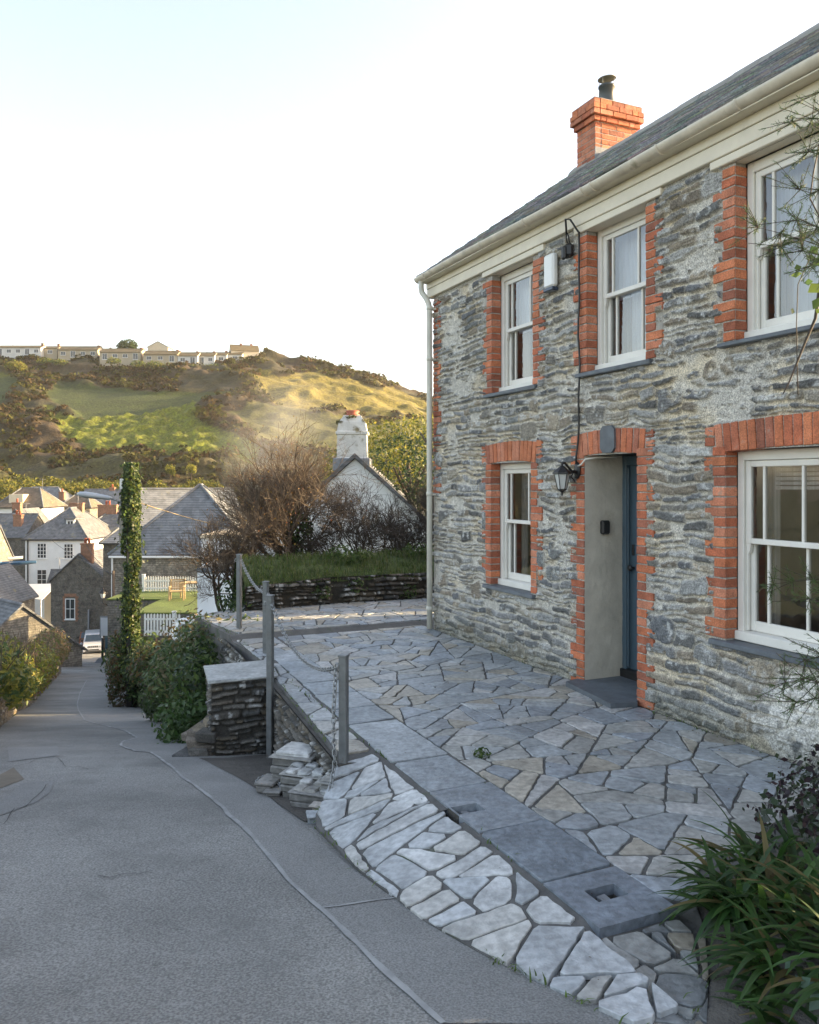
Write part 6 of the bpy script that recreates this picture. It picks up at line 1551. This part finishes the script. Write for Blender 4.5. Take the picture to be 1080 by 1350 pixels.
house_far('gabled_house', 'cream gabled house standing above the bungalows left of centre on the skyline', 'house', (X_(212, 262), 262), E_(0, 458, 260), 6.5, 6, 3, 1.7, axis='y', wall='cream_far', roof='bung_roof', over=.3)
house_far('gabled_house', 'cream gabled house at the right end of the skyline row', 'house', (X_(322, 255), 255), E_(0, 462, 252), 8.5, 6, 4, 2.0, axis='x', wall='cream_far', roof='bung_roof', over=.3, chims=[(-1, 0, 1.2, 1.4, .7, 'brick_far', 0), (2.2, 0, 1.2, 1.4, .7, 'brick_far', 0)], rz=.3)
for px, y0, y1, Y, lab in ((426, 486, 440, 262, 'thin mast standing alone on the ridge right of the houses'), (273, 466, 442, 258, 'thin mast rising between the skyline bungalows'), (17, 456, 444, 254, 'short aerial on the left skyline bungalow')):
    z0, z1 = E_(0, y0, Y), E_(0, y1, Y); o = empty('mast', (X_(px, Y), Y, z0), 0, lab, 'mast'); b = MB(); b.tube([(0, 0, -1), (0, 0, z1-z0)], .10 if Y > 256 else .06, 6); b.obj('shaft', M['lead'], o); b = MB(); b.tube([(0, 0, (z1-z0)*.8), (0, 0, (z1-z0)*.9)], .16, 6); b.obj('collar', M['lead'], o)
# skyline and hillside trees
def ft(px, py, Y, r, h, lab, pal=GD+G1, n=900, nm='tree', size=None, trunk=None, **kw):
    z = E_(0, py, Y); blobs = [(0, 0, h*.45, r*.8, r*.7, h*.45), (-r*.45, 0, h*.35, r*.5, r*.5, h*.35), (r*.45, .1, h*.38, r*.5, r*.5, h*.38)]
    tree(nm, X_(px, Y), Y, z, lab, 'tree' if nm == 'tree' else 'bush', blobs, n, size or r*.09, int(px*7+py), pal, trunk, m='leaf_far', shell=.5, **kw)
ft(168, 463, 256, 3.6, 4.2, 'dark spreading tree on the skyline above the cream bungalows', n=1500)
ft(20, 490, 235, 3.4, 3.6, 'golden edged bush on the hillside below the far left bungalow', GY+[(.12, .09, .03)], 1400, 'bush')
random.seed(5)
bl = [(0, 652, 128, 3.2, 'far left'), (22, 648, 131, 3.4, ''), (48, 652, 134, 3.3, ''), (68, 640, 138, 2.6, ''), (88, 650, 128, 3.0, ''), (105, 646, 133, 2.7, ''), (122, 640, 136, 2.6, ''), (140, 648, 130, 2.8, ''), (157, 640, 135, 2.2, ''), (205, 646, 130, 2.4, ''), (222, 651, 128, 2.2, ''), (240, 646, 132, 2.3, ''), (260, 640, 136, 2.6, ''), (280, 648, 130, 2.4, '')]
desc = ['at the left edge of the picture', 'above the white dormer house', 'above the end of the long grey roof', 'right of the long grey roof', 'above the small brownish roof', 'left of the street lamp', 'directly above the street lamp head', 'right of the street lamp head', 'just left of the ivy pole', 'just right of the ivy pole', 'above the left slope of the chapel roof', 'behind the peak of the chapel roof', 'right of the chapel peak', 'above the flat roofed white building']
for (px, py, Y, r, _), dsc in zip(bl, desc):
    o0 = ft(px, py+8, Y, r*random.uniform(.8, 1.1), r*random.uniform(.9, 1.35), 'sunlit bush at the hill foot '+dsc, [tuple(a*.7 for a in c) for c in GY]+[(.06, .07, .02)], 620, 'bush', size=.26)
for px, py, dsc in ((225, 630, 'first small round bare stemmed tree on the lower hillside, right of the pole'), (252, 628, 'second small round tree on a bare stem, right of the first')):
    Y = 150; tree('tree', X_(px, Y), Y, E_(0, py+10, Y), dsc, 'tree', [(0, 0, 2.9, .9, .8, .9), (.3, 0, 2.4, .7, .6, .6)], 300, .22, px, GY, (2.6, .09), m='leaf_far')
for k, (px, py, Y) in enumerate([(150, 478, 240), (182, 482, 238), (205, 483, 236), (228, 485, 236), (255, 487, 238), (280, 486, 240), (305, 484, 243), (335, 482, 247), (80, 480, 241), (60, 478, 243)]):
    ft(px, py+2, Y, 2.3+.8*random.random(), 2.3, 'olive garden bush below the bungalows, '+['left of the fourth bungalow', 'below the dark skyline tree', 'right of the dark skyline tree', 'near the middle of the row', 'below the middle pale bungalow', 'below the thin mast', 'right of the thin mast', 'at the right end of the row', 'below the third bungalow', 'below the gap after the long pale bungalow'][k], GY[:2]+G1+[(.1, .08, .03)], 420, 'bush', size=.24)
# ================================================================ CARS, PERSON AND STREET THINGS
M['tyre'] = mat('tyre rubber', (.02, .02, .02), .85)
M['trim'] = mat('black plastic trim', (.025, .025, .027), .6)
M['headlamp'] = mat('headlamp lens', (.6, .62, .64), .15, 0)
M['screen'] = mat('tinted car glass', (.05, .075, .09), .08, 0, spec=.9)
def car(x, y, rz, label, paint, suv=True, cat='car'):
    z = float(rdz(y)); o = empty('parked_car', (x, y, z), rz, label, cat, 'cars parked along the lane'); hw = .80; L = 3.7
    m = mat(paint[0], paint[1], .3, .03, metallic=.2)
    # side profile extruded, front at -y
    b = MB(); prof = [(-1.80, .42), (-1.85, .62), (-1.80, .88), (-1.70, .96), (-.75, 1.04), (-.68, 1.06), (1.72, 1.06), (1.84, .92), (1.84, .45), (1.5, .34), (-1.5, .34)]
    b.prism(prof, -hw, hw, axis='x'); me = b.mesh(True); bm = bmesh.new(); bm.from_mesh(me); bmesh.ops.bevel(bm, geom=bm.edges[:], offset=.05, segments=2, affect='EDGES'); bm.to_mesh(me); bm.free(); link('body', me, m, o)
    b = MB(); cab = [(-.72, 1.04), (-.36, 1.60), (-.25, 1.66), (1.55, 1.66), (1.66, 1.58), (1.76, 1.04)]
    V = [(s*(hw-.03-(.10 if zz > 1.3 else 0)), yy, zz) for s in (-1, 1) for yy, zz in cab]; n = len(cab)
    b.add(V, [tuple(range(n))[::-1], tuple(range(n, 2*n))]+[(i, (i+1) % n, n+(i+1) % n, n+i) for i in range(n)]); b.obj('cabin', m, o)
    b = MB(); b.add([(-.66, -.715, 1.09), (.66, -.715, 1.09), (.58, -.40, 1.56), (-.58, -.40, 1.56)], [(0, 1, 2, 3)]); 
    for s in (-1, 1): b.add([(s*.78, -.5, 1.12), (s*.78, 1.6, 1.12), (s*.69, 1.45, 1.55), (s*.69, -.2, 1.55)], [(0, 1, 2, 3)])
    for v in range(4): b.v[v] = (b.v[v][0], b.v[v][1]-.015, b.v[v][2])
    b.obj('window', M['screen'], o, recalc=False)
    b = MB(); b.box(-.42, .42, -1.845, -1.79, .74, .90, .01); g = b.obj('grille', m, o)
    b = MB()
    for k in range(5): b.box(-.36+k*.155, -.26+k*.155, -1.852, -1.84, .76, .88)
    b.obj('grille_slot', M['trim'], g)
    for s in (-1, 1): b = MB(); b.lathe([(.115, 0), (.12, .03), (.08, .05)], X=Matrix.Translation((s*.60, -1.80, .81)) @ Matrix.Rotation(R(90), 4, 'X'), n=14); b.obj('headlight', M['headlamp'], o)
    b = MB(); b.box(-.78, .78, -1.90, -1.78, .40, .66, .03); bp = b.obj('bumper', m, o); b = MB(); b.box(-.45, .45, -1.912, -1.898, .54, .62); b.box(-.6, .6, -1.91, -1.898, .42, .50); b.obj('air_intake', M['trim'], bp)
    for s in (-1, 1): b = MB(); b.box(s*.82, s*.98, -.62, -.52, 1.08, 1.24, .02); b.obj('mirror', M['trim'], o)
    for sx in (-1, 1):
        for yy in (-1.2, 1.2):
            b = MB(); X = Matrix.Translation((sx*.70, yy, .33)) @ Matrix.Rotation(R(90)*sx, 4, 'Y'); b.lathe([(.2, -.1), (.33, -.1), (.34, 0), (.33, .1), (.2, .1)], n=20, X=X); w = b.obj('wheel', M['tyre'], o)
            b = MB(); b.lathe([(.2, .0), (.21, .09), (.06, .07)], n=16, X=X); b.obj('rim', M['lead'], w)
    return o
c1 = roadpt(118, 862); car(c1.x-.35, c1.y+1.8, .35, 'white compact off roader parked facing up the lane', ('white car paint', (.62, .64, .66)))
car(c1.x-2.6, c1.y+6.4, .38, 'orange brown car parked behind the white off roader', ('orange brown car paint', (.25, .09, .04)))
car(-5.9, 26.6, 1.3, 'white car half hidden behind the big green shrub', ('pearl white car paint', (.66, .67, .68)))
bpy.data.objects['parked_car.002'].location.z = -4.2
def person(x, y, z, rz):
    me = bpy.data.meshes.new('person'); J = dict(pelvis=(0, 0, .95), waist=(0, .0, 1.1), chest=(0, -.02, 1.35), neck=(0, -.02, 1.50), head=(0, -.05, 1.62), crown=(0, -.04, 1.74),
        sl=(-.17, -.01, 1.42), el=(-.24, .03, 1.16), hl=(-.22, -.12, .95), sr=(.17, -.01, 1.42), er=(.24, .05, 1.16), hr=(.23, -.02, .93),
        tl=(-.09, 0, .88), kl=(-.10, -.10, .48), al=(-.10, .02, .09), fl=(-.10, -.13, .05), tr=(.09, 0, .88), kr=(.10, -.02, .48), ar=(.10, .16, .12), fr=(.10, .03, .05))
    names = list(J); R_ = dict(pelvis=.15, waist=.14, chest=.17, neck=.06, head=.10, crown=.07, sl=.075, el=.055, hl=.045, sr=.075, er=.055, hr=.045, tl=.095, kl=.065, al=.05, fl=.045, tr=.095, kr=.065, ar=.05, fr=.045)
    Ed = [('pelvis', 'waist'), ('waist', 'chest'), ('chest', 'neck'), ('neck', 'head'), ('head', 'crown'), ('chest', 'sl'), ('sl', 'el'), ('el', 'hl'), ('chest', 'sr'), ('sr', 'er'), ('er', 'hr'), ('pelvis', 'tl'), ('tl', 'kl'), ('kl', 'al'), ('al', 'fl'), ('pelvis', 'tr'), ('tr', 'kr'), ('kr', 'ar'), ('ar', 'fr')]
    me.from_pydata([J[n] for n in names], [(names.index(a), names.index(b_)) for a, b_ in Ed], []); o = link('person', me, [mat('dark walking clothes', (.02, .022, .03), .9)], label='person in dark clothes walking down the lane beyond the left hedge', cat='person')
    o.modifiers.new('skin', 'SKIN'); 
    for i, n in enumerate(names): me.skin_vertices[0].data[i].radius = (R_[n], R_[n]*(.75 if n in ('chest', 'waist', 'pelvis') else 1))
    me.skin_vertices[0].data[0].use_root = True; s = o.modifiers.new('sub', 'SUBSURF'); s.levels = 1; s.render_levels = 2
    o.location = (x, y, z); o.rotation_euler = (0, 0, rz)
    h = MB(); h.lathe([(.02, .15), (.08, .12), (.105, .04), (.10, -.04), (.06, -.08)], (0, -.035, 1.65), 12); h.obj('hair', mat('dark hair', (.02, .015, .01), .8), o)
person(X_(73, 80), 80, float(rdz(80))+.03, 2.9)
# notice board, kiosk, signs, thin pole, bins
Yb = 50.
zb = float(rdz(Yb))
o = empty('notice_board', (X_(140, Yb), Yb, E_(0, 838, Yb)), 0, 'large white board standing on a blue box beside the lane', 'notice board')
b = MB(); b.box(-.34, .34, -.03, .03, 0, 1.12, .01); b.obj('panel', M['white_far'], o); b = MB(); b.box(-.37, .37, -.05, .05, 1.125, 1.2, .01); b.box(-.38, -.345, -.04, .04, 0, 1.12); b.obj('frame', M['lead'], o)
o = empty('kiosk', (X_(144, Yb), Yb, E_(0, 868, Yb)), 0, 'narrow slate blue box under the white board', 'kiosk'); hk = (868-838.5)/FPX*Yb
b = MB(); b.box(-.28, .28, .05, .5, 0, hk, .015); b.obj('cabinet', mat('slate blue paint', (.05, .11, .15), .5, .1), o); b = MB(); b.box(-.22, .22, .03, .049, .1, hk*.45, .01); b.obj('door', M['trim'], o)
for px, dsc in ((133, 'concrete foot with a dark post left of the blue box'), (146, 'pale concrete foot in front of the blue box')):
    o = empty('sign_foot', (X_(px, Yb-1), Yb-1, float(rdz(Yb-1))), 0, dsc, 'base'); b = MB(); V = [(-.32, -.25, 0), (.32, -.25, 0), (.32, .25, 0), (-.32, .25, 0), (-.12, -.1, .3), (.12, -.1, .3), (.12, .1, .3), (-.12, .1, .3)]; b.add(V, [(0, 3, 2, 1), (4, 5, 6, 7), (0, 1, 5, 4), (1, 2, 6, 5), (2, 3, 7, 6), (3, 0, 4, 7)]); b.obj('block', M['lead'], o)
    if px == 133: b = MB(); b.tube([(0.1, 0, .3), (.1, 0, 1.5)], .07, 6); b.obj('upright', M['black'], o)
o = empty('telegraph_pole', (X_(149.5, 44), 44, float(rdz(44))), 0, 'thin weathered wooden pole with a yellow disc beside the white board', 'pole')
b = MB(); b.tube([(0, 0, -.5), (0, 0, (882-756)/FPX*44)], [.10, .07], 8); b.obj('shaft', M['bark'], o)
b = MB(); b.lathe([(.01, -.01), (.17, -.01), (.17, .01), (.01, .01)], X=Matrix.Translation((-.05, -.13, 1.55)) @ Matrix.Rotation(R(90), 4, 'X'), n=18); b.obj('disc', mat('yellow plastic', (.6, .42, .02), .5), o)
for k, (px, Yw, s, dsc) in enumerate(((84, 80, 1.0, 'dark wheeled bin against the cream cottage'), (101, 74, 1.25, 'dark bin behind the orange brown car'))):
    o = empty('wheeled_bin', (X_(px, Yw), Yw, float(rdz(Yw))), 0, dsc, 'bin'); b = MB(); V = [(-.25*s, -.3, 0), (.25*s, -.3, 0), (.25*s, .3, 0), (-.25*s, .3, 0), (-.34*s, -.4, 1.1), (.34*s, -.4, 1.1), (.34*s, .4, 1.1), (-.34*s, .4, 1.1)]; b.add(V, [(0, 3, 2, 1), (4, 5, 6, 7), (0, 1, 5, 4), (1, 2, 6, 5), (2, 3, 7, 6), (3, 0, 4, 7)]); b.obj('tub', M['trim'], o); b = MB(); b.box(-.36*s, .36*s, -.43, .43, 1.1, 1.18, .02); b.obj('lid', M['trim'], o)
# parked boats and clutter at the left edge
for k, (px, py, Y, rz, col, dsc) in enumerate(((6, 742, 78, .3, (.6, .62, .62), 'white dinghy at the left edge below the metal roof'), (24, 748, 76, .2, (.05, .12, .22), 'blue dinghy beside the drainpipe of the white house'))):
    o = empty('dinghy', (X_(px, Y), Y, E_(0, py, Y)), rz, dsc, 'boat', 'small boats drawn up at the left edge'); b = MB(); V = []; F = []; n = 9
    for i in range(n):
        t = i/(n-1); w = .75*math.sin(min(1, (1-t)*1.7+.12)*1.57); h0 = .1*t*t
        for a in range(7): an = math.pi+math.pi*a/6; V.append((-1.6+3.2*t, w*math.cos(an), .5+h0+(.5*(1-.5*t))*math.sin(an)))
    for i in range(n-1):
        for a in range(6): F.append((i*7+a, i*7+a+1, (i+1)*7+a+1, (i+1)*7+a))
    F.append(tuple(range(7))); b.add(V, F); h = b.obj('hull', mat('boat paint', col, .4), o, recalc=False); md = h.modifiers.new('th', 'SOLIDIFY'); md.thickness = .05
    b = MB(); b.box(-.9, -.6, -.6, .6, .38, .43); b.box(.2, .45, -.55, .55, .42, .47); b.obj('thwart', M['cream_far'], o)
# ================================================================ SMOKE AND AIR
def volume(name, me, dens, col, aniso, noise=None, kind='stuff', label=None, cat=None):
    m = bpy.data.materials.new(name+' air'); m.use_nodes = True; N = m.node_tree.nodes; N.clear(); out = N.new('ShaderNodeOutputMaterial'); v = N.new('ShaderNodeVolumePrincipled')
    v.inputs['Color'].default_value = (*col, 1); v.inputs['Density'].default_value = dens; v.inputs['Anisotropy'].default_value = aniso; m.node_tree.links.new(v.outputs[0], out.inputs['Volume'])
    if noise:
        tc = N.new('ShaderNodeTexCoord'); n = N.new('ShaderNodeTexNoise'); n.inputs['Scale'].default_value = noise; n.inputs['Detail'].default_value = 4; m.node_tree.links.new(tc.outputs['Object'], n.inputs[0])
        ln = N.new('ShaderNodeVectorMath'); ln.operation = 'LENGTH'; m.node_tree.links.new(tc.outputs['Object'], ln.inputs[0])
        f = N.new('ShaderNodeMapRange'); f.inputs[1].default_value = 1; f.inputs[2].default_value = .1; f.inputs[3].default_value = 0; f.inputs[4].default_value = 1; m.node_tree.links.new(ln.outputs['Value'], f.inputs[0])
        r = N.new('ShaderNodeMapRange'); r.inputs[1].default_value = .42; r.inputs[2].default_value = .7; r.inputs[3].default_value = .15; r.inputs[4].default_value = 1; m.node_tree.links.new(n.outputs[0], r.inputs[0])
        mu = N.new('ShaderNodeMath'); mu.operation = 'MULTIPLY'; m.node_tree.links.new(f.outputs[0], mu.inputs[0]); m.node_tree.links.new(r.outputs[0], mu.inputs[1])
        m2 = N.new('ShaderNodeMath'); m2.operation = 'MULTIPLY'; m2.inputs[1].default_value = dens; m.node_tree.links.new(mu.outputs[0], m2.inputs[0]); m.node_tree.links.new(m2.outputs[0], v.inputs['Density'])
    o = link(name, me, m, kind=kind); return o
bm = bmesh.new(); bmesh.ops.create_icosphere(bm, subdivisions=3, radius=1); me = bpy.data.meshes.new('smoke'); bm.to_mesh(me); bm.free()
sm = volume('smoke', me, .06, (.93, .93, .95), .3, 1.6); sm.location = W(365, 575, 60); sm.scale = (5.5, 5, 6.0)
hb = MB(); hb.box(-235, 135, -18, 328, -17.0, 62); hme = hb.mesh()
volume('haze', hme, .0002, (.97, .92, .82), .5)
